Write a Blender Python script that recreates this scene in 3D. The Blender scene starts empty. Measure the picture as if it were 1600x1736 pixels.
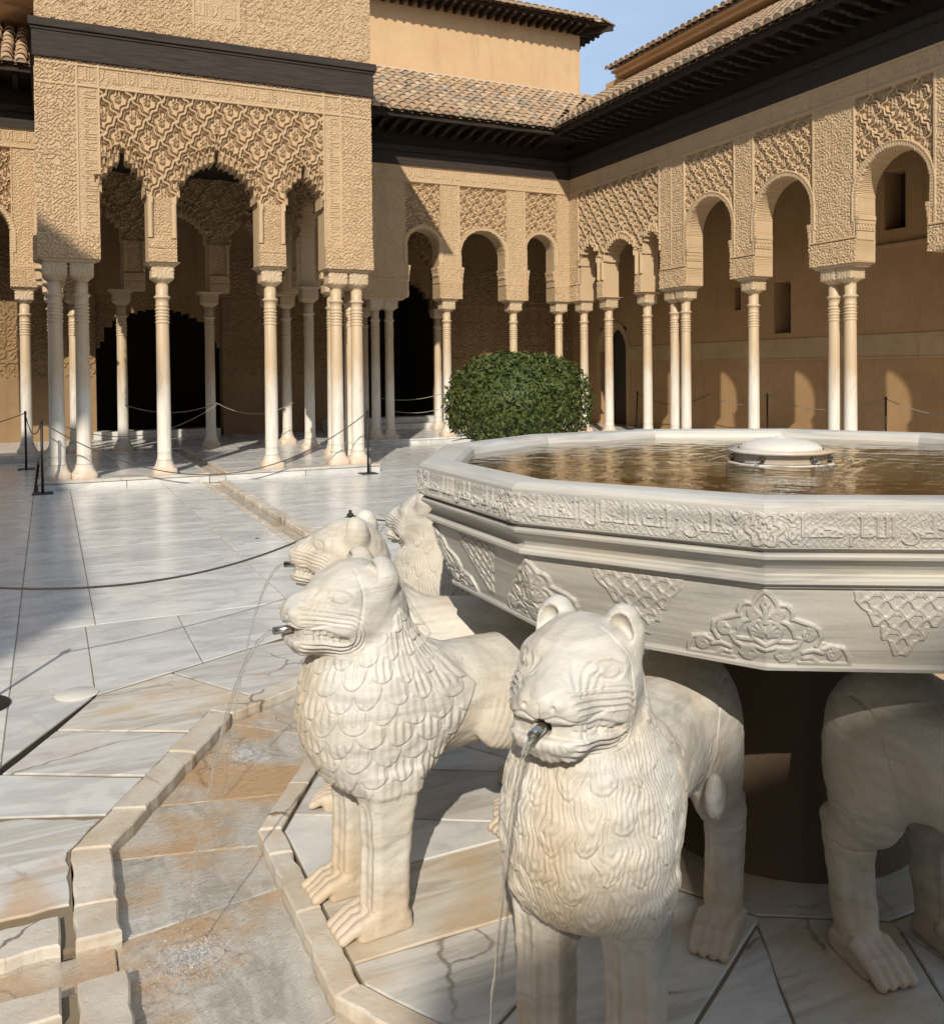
import bpy, math, random
import numpy as np
from math import sin, cos, pi, radians, sqrt, atan2, tan
random.seed(7)
RNG = np.random.default_rng(11)
S = bpy.context.scene
COL = S.collection

# ------------------------------------------------------------------ camera
F_PX, PSI, PITCH, ROLL = 1528.0, radians(25.178), radians(-1.0346), 0.00974
EYE = np.array([0.0, 0.0, 1.6])
_r = np.array([cos(PSI), -sin(PSI), 0.0]); _f = np.array([sin(PSI), cos(PSI), 0.0]); _u = np.array([0, 0, 1.0])
CF = _f * cos(PITCH) + _u * sin(PITCH)
_u2 = -_f * sin(PITCH) + _u * cos(PITCH)
CR = _r * cos(ROLL) - _u2 * sin(ROLL)
CU = _u2 * cos(ROLL) + _r * sin(ROLL)
from mathutils import Matrix, Vector
cam_d = bpy.data.cameras.new('camera')
cam = bpy.data.objects.new('camera', cam_d)
COL.objects.link(cam)
cam.matrix_world = Matrix(((CR[0], CU[0], -CF[0], EYE[0]), (CR[1], CU[1], -CF[1], EYE[1]), (CR[2], CU[2], -CF[2], EYE[2]), (0, 0, 0, 1)))
cam_d.sensor_fit = 'HORIZONTAL'
cam_d.sensor_width = 36.0
cam_d.lens = F_PX / 1600.0 * 36.0
cam_d.shift_y = -(868.0 - 655.9) / 1600.0
cam_d.clip_start = 0.05
cam_d.clip_end = 500.0
S.camera = cam

# ------------------------------------------------------------------ light
SUN_EL = radians(34.5)
TRAVEL = (0.461, 0.887)                     # horizontal direction the sunlight travels
W = bpy.data.worlds.new('World'); S.world = W
W.use_nodes = True
nt = W.node_tree; nt.nodes.clear()
sky = nt.nodes.new('ShaderNodeTexSky'); sky.sky_type = 'NISHITA'; sky.sun_disc = False
sky.sun_elevation = SUN_EL
sky.sun_rotation = atan2(-TRAVEL[0], -TRAVEL[1])
sky.altitude = 700.0; sky.air_density = 1.0; sky.dust_density = 1.5; sky.ozone_density = 0.8
bg = nt.nodes.new('ShaderNodeBackground'); bg.inputs['Strength'].default_value = 0.125
wo = nt.nodes.new('ShaderNodeOutputWorld')
tcw = nt.nodes.new('ShaderNodeTexCoord'); nzw = nt.nodes.new('ShaderNodeTexNoise'); nzw.inputs['Scale'].default_value = 2.6; nzw.inputs['Detail'].default_value = 6
mpw = nt.nodes.new('ShaderNodeMapping'); mpw.inputs['Scale'].default_value = (1, 1, 2.5)
nt.links.new(tcw.outputs['Generated'], mpw.inputs['Vector']); nt.links.new(mpw.outputs[0], nzw.inputs['Vector'])
rw = nt.nodes.new('ShaderNodeValToRGB'); rw.color_ramp.elements[0].position = 0.35; rw.color_ramp.elements[0].color = (0.36, 0.36, 0.36, 1); rw.color_ramp.elements[1].position = 0.75; rw.color_ramp.elements[1].color = (0.66, 0.66, 0.66, 1)
mxw = nt.nodes.new('ShaderNodeMix'); mxw.data_type = 'RGBA'
nt.links.new(nzw.outputs['Fac'], rw.inputs['Fac']); nt.links.new(rw.outputs[0], mxw.inputs[0])
nt.links.new(sky.outputs[0], mxw.inputs[6]); mxw.inputs[7].default_value = (6.0, 7.4, 9.3, 1)      # pale blue noise mixed in to whiten the sky
nt.links.new(mxw.outputs[2], bg.inputs['Color']); nt.links.new(bg.outputs[0], wo.inputs['Surface'])
sun_d = bpy.data.lights.new('sun', 'SUN'); sun_d.energy = 4.6; sun_d.angle = radians(0.53); sun_d.color = (1.0, 0.925, 0.82)
sun = bpy.data.objects.new('sun', sun_d); COL.objects.link(sun)
_d = Vector((TRAVEL[0] * cos(SUN_EL), TRAVEL[1] * cos(SUN_EL), -sin(SUN_EL)))
sun.rotation_euler = _d.to_track_quat('-Z', 'Y').to_euler()
sun.location = (-10, -20, 25)
S.view_settings.view_transform = 'Standard'
S.view_settings.look = 'None'
S.view_settings.exposure = 0.0
S.view_settings.gamma = 1.0
S.view_settings.use_curve_mapping = False
S.render.engine = 'CYCLES'
S.cycles.max_bounces = 8; S.cycles.diffuse_bounces = 4; S.cycles.glossy_bounces = 3; S.cycles.transparent_max_bounces = 12

# ------------------------------------------------------------------ objects
def link(name, me, mats=None, parent=None, loc=None, rotz=None, smooth=None):
    o = bpy.data.objects.new(name, me)
    COL.objects.link(o)
    if mats is not None and me is not None and not me.materials:
        for m in (mats if isinstance(mats, (list, tuple)) else [mats]):
            me.materials.append(m)
    if parent is not None: o.parent = parent
    if loc is not None: o.location = loc
    if rotz is not None: o.rotation_euler = (0, 0, rotz)
    return o

def tag(o, label=None, cat=None, group=None, kind=None):
    if label: o['label'] = label
    if cat: o['category'] = cat
    if group: o['group'] = group
    if kind: o['kind'] = kind
    return o

def thing(name, label, cat, loc=(0, 0, 0), rotz=0.0, group=None):
    o = bpy.data.objects.new(name, None); COL.objects.link(o)
    o.empty_display_size = 0.2
    o.location = loc; o.rotation_euler = (0, 0, rotz)
    return tag(o, label, cat, group)

def copy_tree(o, parent=None):
    c = o.copy(); COL.objects.link(c)
    if parent is not None: c.parent = parent
    for ch in list(o.children):
        copy_tree(ch, c)
    return c

def mesh_np(name, V, Q, smooth=True, T=None):
    """V (n,3); Q (m,4) quads; T (k,3) triangles"""
    V = np.asarray(V, np.float32).reshape(-1, 3)
    me = bpy.data.meshes.new(name)
    nq = 0 if Q is None else len(Q); ntri = 0 if T is None else len(T)
    me.vertices.add(len(V)); me.vertices.foreach_set('co', V.ravel())
    idx = []; 
    if nq: idx.append(np.asarray(Q, np.int32).ravel())
    if ntri: idx.append(np.asarray(T, np.int32).ravel())
    idx = np.concatenate(idx)
    me.loops.add(len(idx)); me.loops.foreach_set('vertex_index', idx)
    tot = np.concatenate([np.full(nq, 4, np.int32), np.full(ntri, 3, np.int32)])
    st = np.concatenate([[0], np.cumsum(tot)[:-1]]).astype(np.int32)
    me.polygons.add(len(tot)); me.polygons.foreach_set('loop_start', st); me.polygons.foreach_set('loop_total', tot)
    me.update(calc_edges=True); me.validate()
    me.polygons.foreach_set('use_smooth', np.full(len(me.polygons), bool(smooth)))
    return me

class MB:
    def __init__(s): s.v = []; s.f = []; s.sm = []
    def add(s, vs, fs, smooth=False):
        n = len(s.v); s.v += [tuple(float(c) for c in p) for p in vs]
        s.f += [tuple(i + n for i in f) for f in fs]; s.sm += [smooth] * len(fs); return s
    def box(s, x0, x1, y0, y1, z0, z1, b=0.0):
        if b <= 0:
            vs = [(x0, y0, z0), (x1, y0, z0), (x1, y1, z0), (x0, y1, z0), (x0, y0, z1), (x1, y0, z1), (x1, y1, z1), (x0, y1, z1)]
            return s.add(vs, [(3, 2, 1, 0), (4, 5, 6, 7), (0, 1, 5, 4), (1, 2, 6, 5), (2, 3, 7, 6), (3, 0, 4, 7)])
        P = lambda d, z: [(x0 + d, y0 + d, z), (x1 - d, y0 + d, z), (x1 - d, y1 - d, z), (x0 + d, y1 - d, z)]
        vs = P(b, z0) + P(0, z0 + b) + P(0, z1 - b) + P(b, z1)
        fs = [(3, 2, 1, 0), (12, 13, 14, 15)]
        for k in range(3):
            for i in range(4):
                j = (i + 1) % 4
                fs.append((4 * k + i, 4 * k + j, 4 * k + 4 + j, 4 * k + 4 + i))
        return s.add(vs, fs)
    def prism(s, poly, z0, z1, bevel=0.0):
        """poly: list of (x,y) counter-clockwise"""
        n = len(poly)
        if bevel > 0:
            cx = sum(p[0] for p in poly) / n; cy = sum(p[1] for p in poly) / n
            def ins(p):
                d = math.hypot(p[0] - cx, p[1] - cy); k = max(0.0, 1 - bevel * 1.3 / max(d, 1e-6)); return (cx + (p[0] - cx) * k, cy + (p[1] - cy) * k)
            vs = [(x, y, z0) for x, y in poly] + [(x, y, z1 - bevel) for x, y in poly] + [ins(p) + (z1,) for p in poly]
            fs = [tuple(range(2 * n, 3 * n))]
            for k in range(2):
                for i in range(n):
                    j = (i + 1) % n; fs.append((k * n + i, k * n + j, (k + 1) * n + j, (k + 1) * n + i))
            return s.add(vs, fs)
        vs = [(x, y, z0) for x, y in poly] + [(x, y, z1) for x, y in poly]
        fs = [tuple(range(n, 2 * n)), tuple(reversed(range(n)))]
        for i in range(n):
            j = (i + 1) % n; fs.append((i, j, n + j, n + i))
        return s.add(vs, fs)
    def lathe(s, prof, seg=24, c=(0, 0), cap=True, z=0.0):
        """prof: list of (r,z) from bottom to top"""
        vs = []; m = len(prof)
        for r, zz in prof:
            for k in range(seg):
                a = 2 * pi * k / seg; vs.append((c[0] + r * cos(a), c[1] + r * sin(a), z + zz))
        fs = [(i * seg + k, i * seg + (k + 1) % seg, (i + 1) * seg + (k + 1) % seg, (i + 1) * seg + k) for i in range(m - 1) for k in range(seg)]
        s.add(vs, fs, True)
        if cap:
            n = len(s.v) - m * seg
            s.f.append(tuple(n + (m - 1) * seg + k for k in range(seg))); s.sm.append(False)
            s.f.append(tuple(n + k for k in reversed(range(seg)))); s.sm.append(False)
        return s
    def tube(s, pts, r, seg=8, cap=True):
        pts = [Vector(p) for p in pts]; rings = []
        up = Vector((0, 0, 1))
        for i, p in enumerate(pts):
            t = (pts[min(i + 1, len(pts) - 1)] - pts[max(i - 1, 0)]).normalized()
            a = t.cross(up)
            if a.length < 1e-3: a = t.cross(Vector((1, 0, 0)))
            a.normalize(); b = t.cross(a)
            rr = r[i] if isinstance(r, (list, tuple)) else r
            rings.append([p + a * (rr * cos(2 * pi * k / seg)) + b * (rr * sin(2 * pi * k / seg)) for k in range(seg)])
        vs = [q for R_ in rings for q in R_]
        fs = [(i * seg + k, (i + 1) * seg + k, (i + 1) * seg + (k + 1) % seg, i * seg + (k + 1) % seg) for i in range(len(pts) - 1) for k in range(seg)]
        s.add(vs, fs, True)
        if cap:
            n = len(s.v) - len(vs)
            s.f.append(tuple(n + k for k in range(seg))); s.sm.append(False)
            s.f.append(tuple(n + len(vs) - seg + k for k in reversed(range(seg)))); s.sm.append(False)
        return s
    def mesh(s, name):
        me = bpy.data.meshes.new(name); me.from_pydata(s.v, [], s.f); me.update()
        me.polygons.foreach_set('use_smooth', s.sm); return me
    def build(s, name, mat, parent=None, loc=None, rotz=None):
        return link(name, s.mesh(name), mat, parent, loc, rotz)

# ------------------------------------------------------------------ materials
class NT:
    """tiny node helper"""
    def __init__(s, name):
        s.m = bpy.data.materials.new(name); s.m.use_nodes = True
        s.t = s.m.node_tree; s.t.nodes.clear()
        s.out = s.t.nodes.new('ShaderNodeOutputMaterial')
    def n(s, typ, **kw):
        nd = s.t.nodes.new('ShaderNode' + typ)
        for k, v in kw.items():
            if k == 'ins':
                for kk, vv in v.items(): s.set(nd.inputs[kk], vv)
            else: setattr(nd, k, v)
        return nd
    def set(s, sock, v):
        if hasattr(v, 'is_output'): s.t.links.new(v, sock)
        else: sock.default_value = v
    def coord(s, kind='Object', scale=(1, 1, 1), rnd=0.0, rot=(0, 0, 0)):
        tc = s.n('TexCoord'); v = tc.outputs[kind]
        if rnd:
            oi = s.n('ObjectInfo')
            cb = s.n('CombineXYZ', ins={0: s.math('MULTIPLY', oi.outputs['Random'], rnd), 1: s.math('MULTIPLY', oi.outputs['Random'], rnd * 0.7), 2: s.math('MULTIPLY', oi.outputs['Random'], rnd * 1.3)})
            v = s.n('VectorMath', operation='ADD', ins={0: v, 1: cb.outputs[0]}).outputs[0]
        mp = s.n('Mapping', ins={'Vector': v, 'Scale': scale, 'Rotation': rot})
        return mp.outputs[0]
    def noise(s, vec, scale, detail=4, rough=0.55, dist=0.0):
        return s.n('TexNoise', ins={'Vector': vec, 'Scale': scale, 'Detail': detail, 'Roughness': rough, 'Distortion': dist}).outputs['Fac']
    def math(s, op, a, b=0.0, clamp=False):
        return s.n('Math', operation=op, use_clamp=clamp, ins={0: a, 1: b}).outputs[0]
    def ramp(s, fac, stops, interp='LINEAR'):
        nd = s.n('ValToRGB', ins={'Fac': fac}); cr = nd.color_ramp; cr.interpolation = interp
        while len(cr.elements) < len(stops): cr.elements.new(0.5)
        for e, (p, c) in zip(cr.elements, stops):
            e.position = p; e.color = (c, c, c, 1) if isinstance(c, (int, float)) else tuple(c) + (1,)
        return nd.outputs[0]
    def mix(s, fac, a, b, mode='MIX'):
        nd = s.n('Mix', data_type='RGBA', blend_type=mode)
        s.set(nd.inputs[0], fac)
        for i, v in ((6, a), (7, b)):
            s.set(nd.inputs[i], tuple(v) + (1,) if isinstance(v, (tuple, list)) and len(v) == 3 else v)
        return nd.outputs[2]
    def bump(s, h, strength=0.3, dist=0.01, normal=None):
        nd = s.n('Bump', ins={'Height': h, 'Strength': strength, 'Distance': dist})
        if normal is not None: s.set(nd.inputs['Normal'], normal)
        return nd.outputs[0]
    def bsdf(s, color, rough=0.6, normal=None, spec=0.5, metal=0.0, **kw):
        ins = {'Base Color': tuple(color) + (1,) if isinstance(color, (tuple, list)) else color, 'Roughness': rough, 'Metallic': metal, 'Specular IOR Level': spec}
        ins.update(kw)
        b = s.n('BsdfPrincipled', ins=ins)
        if normal is not None: s.set(b.inputs['Normal'], normal)
        s.t.links.new(b.outputs[0], s.out.inputs['Surface'])
        return s.m

def mat_marble(name, base, vein, stain=(0.50, 0.31, 0.15), stain_amt=0.0, rough=0.35, vscale=(1, 1, 1), rnd=20.0, vein_amt=0.6, bump=0.06, tint=0.12, rot=(0, 0, 0), stain_scale=2.2, pit=0.0, feet=0.0, stain_lo=0.42, stain_hi=0.62, crack=0.0):
    m = NT(name)
    c = m.coord('Object', rnd=rnd)
    cv = m.n('Mapping', ins={'Vector': c, 'Scale': vscale, 'Rotation': rot}).outputs[0]
    n1 = m.noise(cv, 2.2, 8, 0.6, 1.2)
    v = m.ramp(n1, [(0.40, 0.0), (0.52, 0.35), (0.60, 1.0), (0.70, 0.25)])
    n2 = m.noise(cv, 7.0, 7, 0.65, 0.6)
    v2 = m.ramp(n2, [(0.45, 0.0), (0.70, 1.0)])
    col = m.mix(m.math('MULTIPLY', v, vein_amt), base, vein)
    col = m.mix(m.math('MULTIPLY', v2, vein_amt * 0.45), col, vein)
    big = m.noise(c, 0.9, 3, 0.5)
    col = m.mix(m.math('MULTIPLY', m.ramp(big, [(0.3, 0.0), (0.7, 1.0)]), tint), col, (base[0] * 0.72, base[1] * 0.62, base[2] * 0.46))
    if stain_amt > 0:
        sn = m.ramp(m.noise(c, stain_scale, 5, 0.6, 0.4), [(stain_lo, 0.0), (stain_hi, 1.0)])
        col = m.mix(m.math('MULTIPLY', sn, stain_amt), col, stain)
    oi = m.n('ObjectInfo')
    col = m.mix(m.math('MULTIPLY', m.math('POWER', oi.outputs['Random'], 1.5), 0.34), col, (vein[0] * 0.9, vein[1] * 0.9, vein[2] * 0.92))
    fine = m.noise(c, 90.0, 4, 0.6)
    spk = m.ramp(m.noise(c, 34.0, 3, 0.7), [(0.66, 0.0), (0.76, 1.0)])
    col = m.mix(m.math('MULTIPLY', spk, 0.25), col, (base[0] * 0.45, base[1] * 0.38, base[2] * 0.28))
    if crack:      # sparse hairline cracks filled with dirt
        wv = m.n('VectorMath', operation='ADD', ins={0: c, 1: m.n('VectorMath', operation='SCALE', ins={0: m.n('TexNoise', ins={'Vector': c, 'Scale': 5.0, 'Detail': 5.0}).outputs['Color'], 'Scale': 0.22}).outputs[0]}).outputs[0]
        ed = m.n('TexVoronoi', feature='DISTANCE_TO_EDGE', ins={'Vector': wv, 'Scale': 1.5}).outputs['Distance']
        ln = m.math('MULTIPLY', m.ramp(ed, [(0.0, 1.0), (0.006, 0.85), (0.014, 0.0)]), m.ramp(m.noise(c, 1.7, 3), [(0.48, 0.0), (0.58, 1.0)]))
        col = m.mix(m.math('MULTIPLY', ln, crack), col, (0.13, 0.09, 0.05))
        dirt = m.ramp(m.noise(c, 3.4, 8, 0.72), [(0.60, 0.0), (0.80, 1.0)])
        col = m.mix(m.math('MULTIPLY', dirt, crack * 0.7), col, (0.33, 0.26, 0.17))
    rr = m.math('ADD', m.math('MULTIPLY', m.noise(c, 5.0, 4), 0.25), rough - 0.12)
    if feet:       # iron-stained feet and a drip stain under the muzzle
        o = m.n('TexCoord').outputs['Object']; xyz = m.n('SeparateXYZ', ins={0: o})
        nn = m.noise(c, 6.0, 5, 0.65)
        zf = m.ramp(m.math('ADD', xyz.outputs[2], m.math('MULTIPLY', nn, 0.22)), [(0.16, 1.0), (0.34, 0.0)])
        col = m.mix(m.math('MULTIPLY', zf, feet), col, (0.52, 0.36, 0.20))
        ya = m.math('ABSOLUTE', xyz.outputs[1])
        dr = m.math('MULTIPLY', m.ramp(m.math('ADD', ya, m.math('MULTIPLY', nn, 0.06)), [(0.04, 1.0), (0.11, 0.0)]), m.ramp(xyz.outputs[0], [(0.36, 0.0), (0.46, 1.0)]))
        dr = m.math('MULTIPLY', dr, m.ramp(xyz.outputs[2], [(0.74, 1.0), (0.80, 0.0)]))
        col = m.mix(m.math('MULTIPLY', dr, 0.55), col, (0.50, 0.39, 0.25))
    nb = m.bump(fine, bump, 0.004)
    if pit:
        mid = m.math('ADD', m.noise(c, 24.0, 6, 0.7, 0.3), m.math('MULTIPLY', m.ramp(m.noise(c, 48.0, 3, 0.6), [(0.30, 0.0), (0.42, 1.0)]), 0.35))
        nb = m.bump(mid, pit, 0.010, nb)
    return m.bsdf(col, rr, nb, 0.45)

def mat_stucco(name, base, dark, rough=0.85, fine_bump=0.25, patch=0.35, scale=1.0):
    m = NT(name)
    c = m.coord('Object')
    b = m.noise(c, 1.1 * scale, 5, 0.6)
    p = m.noise(c, 6.0 * scale, 5, 0.6)
    col = m.mix(m.math('MULTIPLY', m.ramp(b, [(0.3, 0.0), (0.7, 1.0)]), patch), base, dark)
    col = m.mix(m.math('MULTIPLY', m.ramp(p, [(0.45, 0.0), (0.75, 1.0)]), patch * 0.7), col, dark)
    w = m.ramp(m.noise(c, 11.0 * scale, 4, 0.7), [(0.66, 0.0), (0.74, 1.0)])
    col = m.mix(m.math('MULTIPLY', w, 0.45), col, (min(1, base[0] * 1.25), min(1, base[1] * 1.3), min(1, base[2] * 1.45)))
    f = m.noise(c, 60.0, 5, 0.65)
    dr = m.ramp(m.noise(m.coord('Object', scale=(2.2, 2.2, 0.25)), 2.0, 6, 0.7), [(0.52, 0.0), (0.72, 1.0)])
    col = m.mix(m.math('MULTIPLY', dr, patch * 0.6), col, tuple(v * 0.72 for v in dark))
    return m.bsdf(col, rough, m.bump(f, fine_bump, 0.01), 0.25)

def mat_wood(name, base, lite, rough=0.75, vscale=(1, 12, 12)):
    m = NT(name)
    c = m.coord('Object', scale=vscale, rnd=7.0)
    n = m.noise(c, 2.5, 6, 0.65, 0.4)
    col = m.mix(m.ramp(n, [(0.3, 0.0), (0.75, 1.0)]), base, lite)
    return m.bsdf(col, rough, m.bump(n, 0.5, 0.02), 0.3)

def mat_plain(name, col, rough=0.5, metal=0.0, bump=0.0, spec=0.5):
    m = NT(name)
    c = m.coord('Object')
    n = m.noise(c, 14.0, 4)
    cc = m.mix(m.math('MULTIPLY', n, 0.35), col, tuple(x * 0.6 for x in col))
    return m.bsdf(cc, rough, m.bump(m.noise(c, 80.0, 3), bump, 0.004) if bump else None, spec, metal)

M = {}
M['floor'] = mat_marble('white_floor_marble', (0.71, 0.695, 0.645), (0.38, 0.38, 0.365), rough=0.26, vscale=(0.7, 1.7, 1), vein_amt=0.62, rot=(0, 0, 0.35), tint=0.10, bump=0.03)
M['floor_old'] = mat_marble('worn_floor_marble', (0.65, 0.62, 0.545), (0.36, 0.32, 0.26), stain_amt=0.75, stain=(0.53, 0.37, 0.20), rough=0.42, vscale=(0.7, 4.5, 1), vein_amt=0.8, rot=(0, 0, -0.5), tint=0.2, stain_lo=0.50, stain_hi=0.66, pit=0.10, crack=0.8)
M['floor_ring'] = mat_marble('streaked_floor_marble', (0.65, 0.63, 0.58), (0.37, 0.345, 0.305), stain_amt=0.7, stain=(0.52, 0.33, 0.17), rough=0.42, vscale=(0.6, 3.8, 1), vein_amt=0.8, rot=(0, 0, 0.25), tint=0.15, stain_lo=0.54, stain_hi=0.68, pit=0.08, crack=0.7)
M['kerb'] = mat_marble('kerb_marble', (0.68, 0.64, 0.56), (0.42, 0.37, 0.29), stain_amt=0.42, stain=(0.46, 0.30, 0.15), rough=0.55, vein_amt=0.7, tint=0.4, bump=0.25, stain_scale=5.0, pit=0.3, crack=0.9)
M['channel'] = mat_marble('wet_channel_marble', (0.70, 0.68, 0.63), (0.38, 0.355, 0.31), stain_amt=0.92, stain=(0.58, 0.36, 0.175), rough=0.35, vscale=(3.2, 1.0, 1), vein_amt=0.85, tint=0.25, rot=(0, 0, 0.15), stain_scale=1.9, stain_lo=0.46, stain_hi=0.60, crack=0.5)
M['mortar'] = mat_plain('dark_joint_mortar', (0.22, 0.17, 0.11), 0.95, bump=0.6)
M['lion'] = mat_marble('carved_lion_marble', (0.65, 0.63, 0.575), (0.37, 0.36, 0.325), stain_amt=0.55, stain=(0.55, 0.455, 0.32), rough=0.58, vscale=(1.0, 1.3, 4.6), vein_amt=0.75, rnd=9.0, tint=0.25, bump=0.22, rot=(0, 0.12, 0), pit=0.30, feet=0.5, stain_scale=3.0)
M['basin'] = mat_marble('basin_marble', (0.61, 0.59, 0.535), (0.33, 0.325, 0.30), stain_amt=0.3, stain=(0.55, 0.46, 0.32), rough=0.48, vscale=(0.55, 0.55, 8.0), vein_amt=0.9, rnd=0.0, tint=0.15, bump=0.18, pit=0.12)
M['column'] = mat_marble('column_marble', (0.66, 0.60, 0.49), (0.46, 0.38, 0.27), stain_amt=0.35, stain=(0.52, 0.36, 0.19), rough=0.5, vscale=(4, 4, 0.9), vein_amt=0.5, tint=0.45, bump=0.2)
M['capital'] = mat_marble('capital_marble', (0.56, 0.45, 0.31), (0.44, 0.32, 0.19), stain_amt=0.4, stain=(0.46, 0.31, 0.16), rough=0.65, vein_amt=0.4, tint=0.5, bump=0.3)
M['stucco'] = mat_stucco('carved_stucco', (0.525, 0.382, 0.23), (0.41, 0.278, 0.15))
M['stucco_flat'] = mat_stucco('plain_stucco', (0.53, 0.39, 0.24), (0.44, 0.30, 0.17), fine_bump=0.2, patch=0.5)
M['ochre'] = mat_stucco('ochre_plaster', (0.57, 0.385, 0.215), (0.47, 0.295, 0.15), fine_bump=0.15, patch=0.5, scale=0.6)
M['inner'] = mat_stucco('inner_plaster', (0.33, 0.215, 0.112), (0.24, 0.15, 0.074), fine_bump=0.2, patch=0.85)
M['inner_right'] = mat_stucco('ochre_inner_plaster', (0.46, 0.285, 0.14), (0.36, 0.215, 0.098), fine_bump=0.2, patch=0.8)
M['dado'] = mat_stucco('dado_plaster', (0.50, 0.35, 0.20), (0.38, 0.25, 0.13), fine_bump=0.2, patch=0.8)
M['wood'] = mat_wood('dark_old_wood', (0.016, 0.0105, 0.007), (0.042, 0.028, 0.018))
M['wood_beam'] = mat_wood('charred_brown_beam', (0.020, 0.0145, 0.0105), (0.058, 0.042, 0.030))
M['iron'] = mat_plain('dark_iron', (0.045, 0.038, 0.032), 0.55, 0.6)
M['pool_floor'] = mat_plain('basin_bed_marble', (0.36, 0.26, 0.15), 0.7)
M['steel'] = mat_plain('polished_steel', (0.50, 0.47, 0.42), 0.25, 1.0)
M['rope'] = mat_plain('dark_cord', (0.07, 0.055, 0.04), 0.8)
M['rope_pale'] = mat_plain('pale_cord', (0.30, 0.26, 0.20), 0.8)
M['earth'] = mat_plain('brown_stone_drum', (0.12, 0.08, 0.048), 0.9, bump=0.8)
M['black'] = mat_plain('painted_gloom', (0.060, 0.044, 0.030), 0.9)  # near-black colour stands in for the gloom of hall, door and windows
M['white'] = mat_plain('white_cover', (0.66, 0.62, 0.54), 0.5)

def mat_tile():
    m = NT('clay_roof_tile')
    oi = m.n('ObjectInfo'); c = m.coord('Object', rnd=30.0)
    r = oi.outputs['Random']
    col = m.ramp(r, [(0.0, (0.33, 0.20, 0.115)), (0.25, (0.45, 0.30, 0.175)), (0.5, (0.30, 0.215, 0.14)), (0.72, (0.52, 0.38, 0.24)), (0.86, (0.22, 0.19, 0.145)), (1.0, (0.42, 0.25, 0.14))])
    n = m.noise(c, 9.0, 5, 0.65)
    col = m.mix(m.math('MULTIPLY', m.ramp(n, [(0.4, 0.0), (0.7, 1.0)]), 0.6), col, (0.22, 0.19, 0.14))
    l = m.ramp(m.noise(c, 26.0, 4, 0.7), [(0.60, 0.0), (0.70, 1.0)])
    col = m.mix(m.math('MULTIPLY', l, 0.5), col, (0.56, 0.48, 0.36))
    return m.bsdf(col, 0.9, m.bump(n, 0.4, 0.01), 0.2)
M['tile'] = mat_tile()
def mat_tile_mass():
    m = NT('clay_roof_tile_mass')
    c = m.coord('Object', scale=(4.5, 4.5, 3.2))
    v = m.n('TexVoronoi', ins={'Vector': c, 'Scale': 1.0})
    r = m.n('SeparateColor', ins={0: v.outputs['Color']}).outputs[0]
    col = m.ramp(r, [(0.0, (0.33, 0.20, 0.115)), (0.25, (0.45, 0.30, 0.175)), (0.5, (0.30, 0.215, 0.14)), (0.72, (0.52, 0.38, 0.24)), (0.86, (0.22, 0.19, 0.145)), (1.0, (0.42, 0.25, 0.14))])
    return m.bsdf(col, 0.9, None, 0.2)
M['tile_mass'] = mat_tile_mass()

def mat_water_film(name, tint, bscale, bstr, ior=1.33, rough=0.09):
    """a thin sheet of water: what lies under it shows through, the surface mirrors by Fresnel"""
    m = NT(name)
    c = m.coord('Object')
    h = m.math('ADD', m.noise(c, bscale, 4, 0.6, 0.8), m.math('MULTIPLY', m.noise(c, bscale * 3.3, 3, 0.6, 0.5), 0.4))
    nb = m.bump(h, bstr, 0.02)
    tr = m.n('BsdfTransparent', ins={'Color': tuple(tint) + (1,)})
    gl = m.n('BsdfGlossy', ins={'Color': (1, 1, 1, 1), 'Roughness': rough, 'Normal': nb})
    lw = m.n('LayerWeight', ins={'Blend': 0.5, 'Normal': nb})
    fr = m.math('ADD', m.math('MULTIPLY', m.math('POWER', lw.outputs['Facing'], 5.0), 0.95), 0.022)
    mx = m.n('MixShader', ins={0: fr, 1: tr.outputs[0], 2: gl.outputs[0]})
    m.t.links.new(mx.outputs[0], m.out.inputs['Surface'])
    return m.m
M['film'] = mat_water_film('channel_water_film', (0.96, 0.955, 0.94), 30.0, 1.0)
M['pool'] = mat_water_film('basin_water', (0.48, 0.415, 0.285), 7.0, 0.14, rough=0.02)
def mat_jet():
    m = NT('falling_water')
    g = m.n('BsdfGlass', ins={'Color': (0.97, 0.97, 0.95, 1), 'Roughness': 0.02, 'IOR': 1.33, 'Normal': m.bump(m.noise(m.coord('Object', scale=(1, 1, 0.35)), 55.0, 3), 0.8, 0.01)})
    t = m.n('BsdfTransparent'); mx = m.n('MixShader', ins={0: 0.5, 1: g.outputs[0], 2: t.outputs[0]})
    m.t.links.new(mx.outputs[0], m.out.inputs['Surface'])
    return m.m
M['jet'] = mat_jet()
def mat_leaf():
    m = NT('orange_tree_leaf')
    c = m.coord('Object'); n = m.noise(c, 7.0, 3); g = m.n('NewGeometry')
    col = m.mix(m.ramp(g.outputs['Random Per Island'], [(0.0, 0.0), (1.0, 1.0)]), (0.022, 0.038, 0.008), (0.085, 0.10, 0.022))
    col = m.mix(m.math('MULTIPLY', n, 0.4), col, (0.05, 0.075, 0.012))
    return m.bsdf(col, 0.5, None, 0.28)
M['leaf'] = mat_leaf()
M['foam'] = mat_plain('splashing_water', (0.70, 0.71, 0.71), 0.12)
M['bark'] = mat_plain('bark', (0.14, 0.10, 0.065), 0.9, bump=0.6)
# ================================================================== relief tools
def sstep(a, b, x):
    t = np.clip((x - a) / (b - a), 0, 1); return t * t * (3 - 2 * t)

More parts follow.
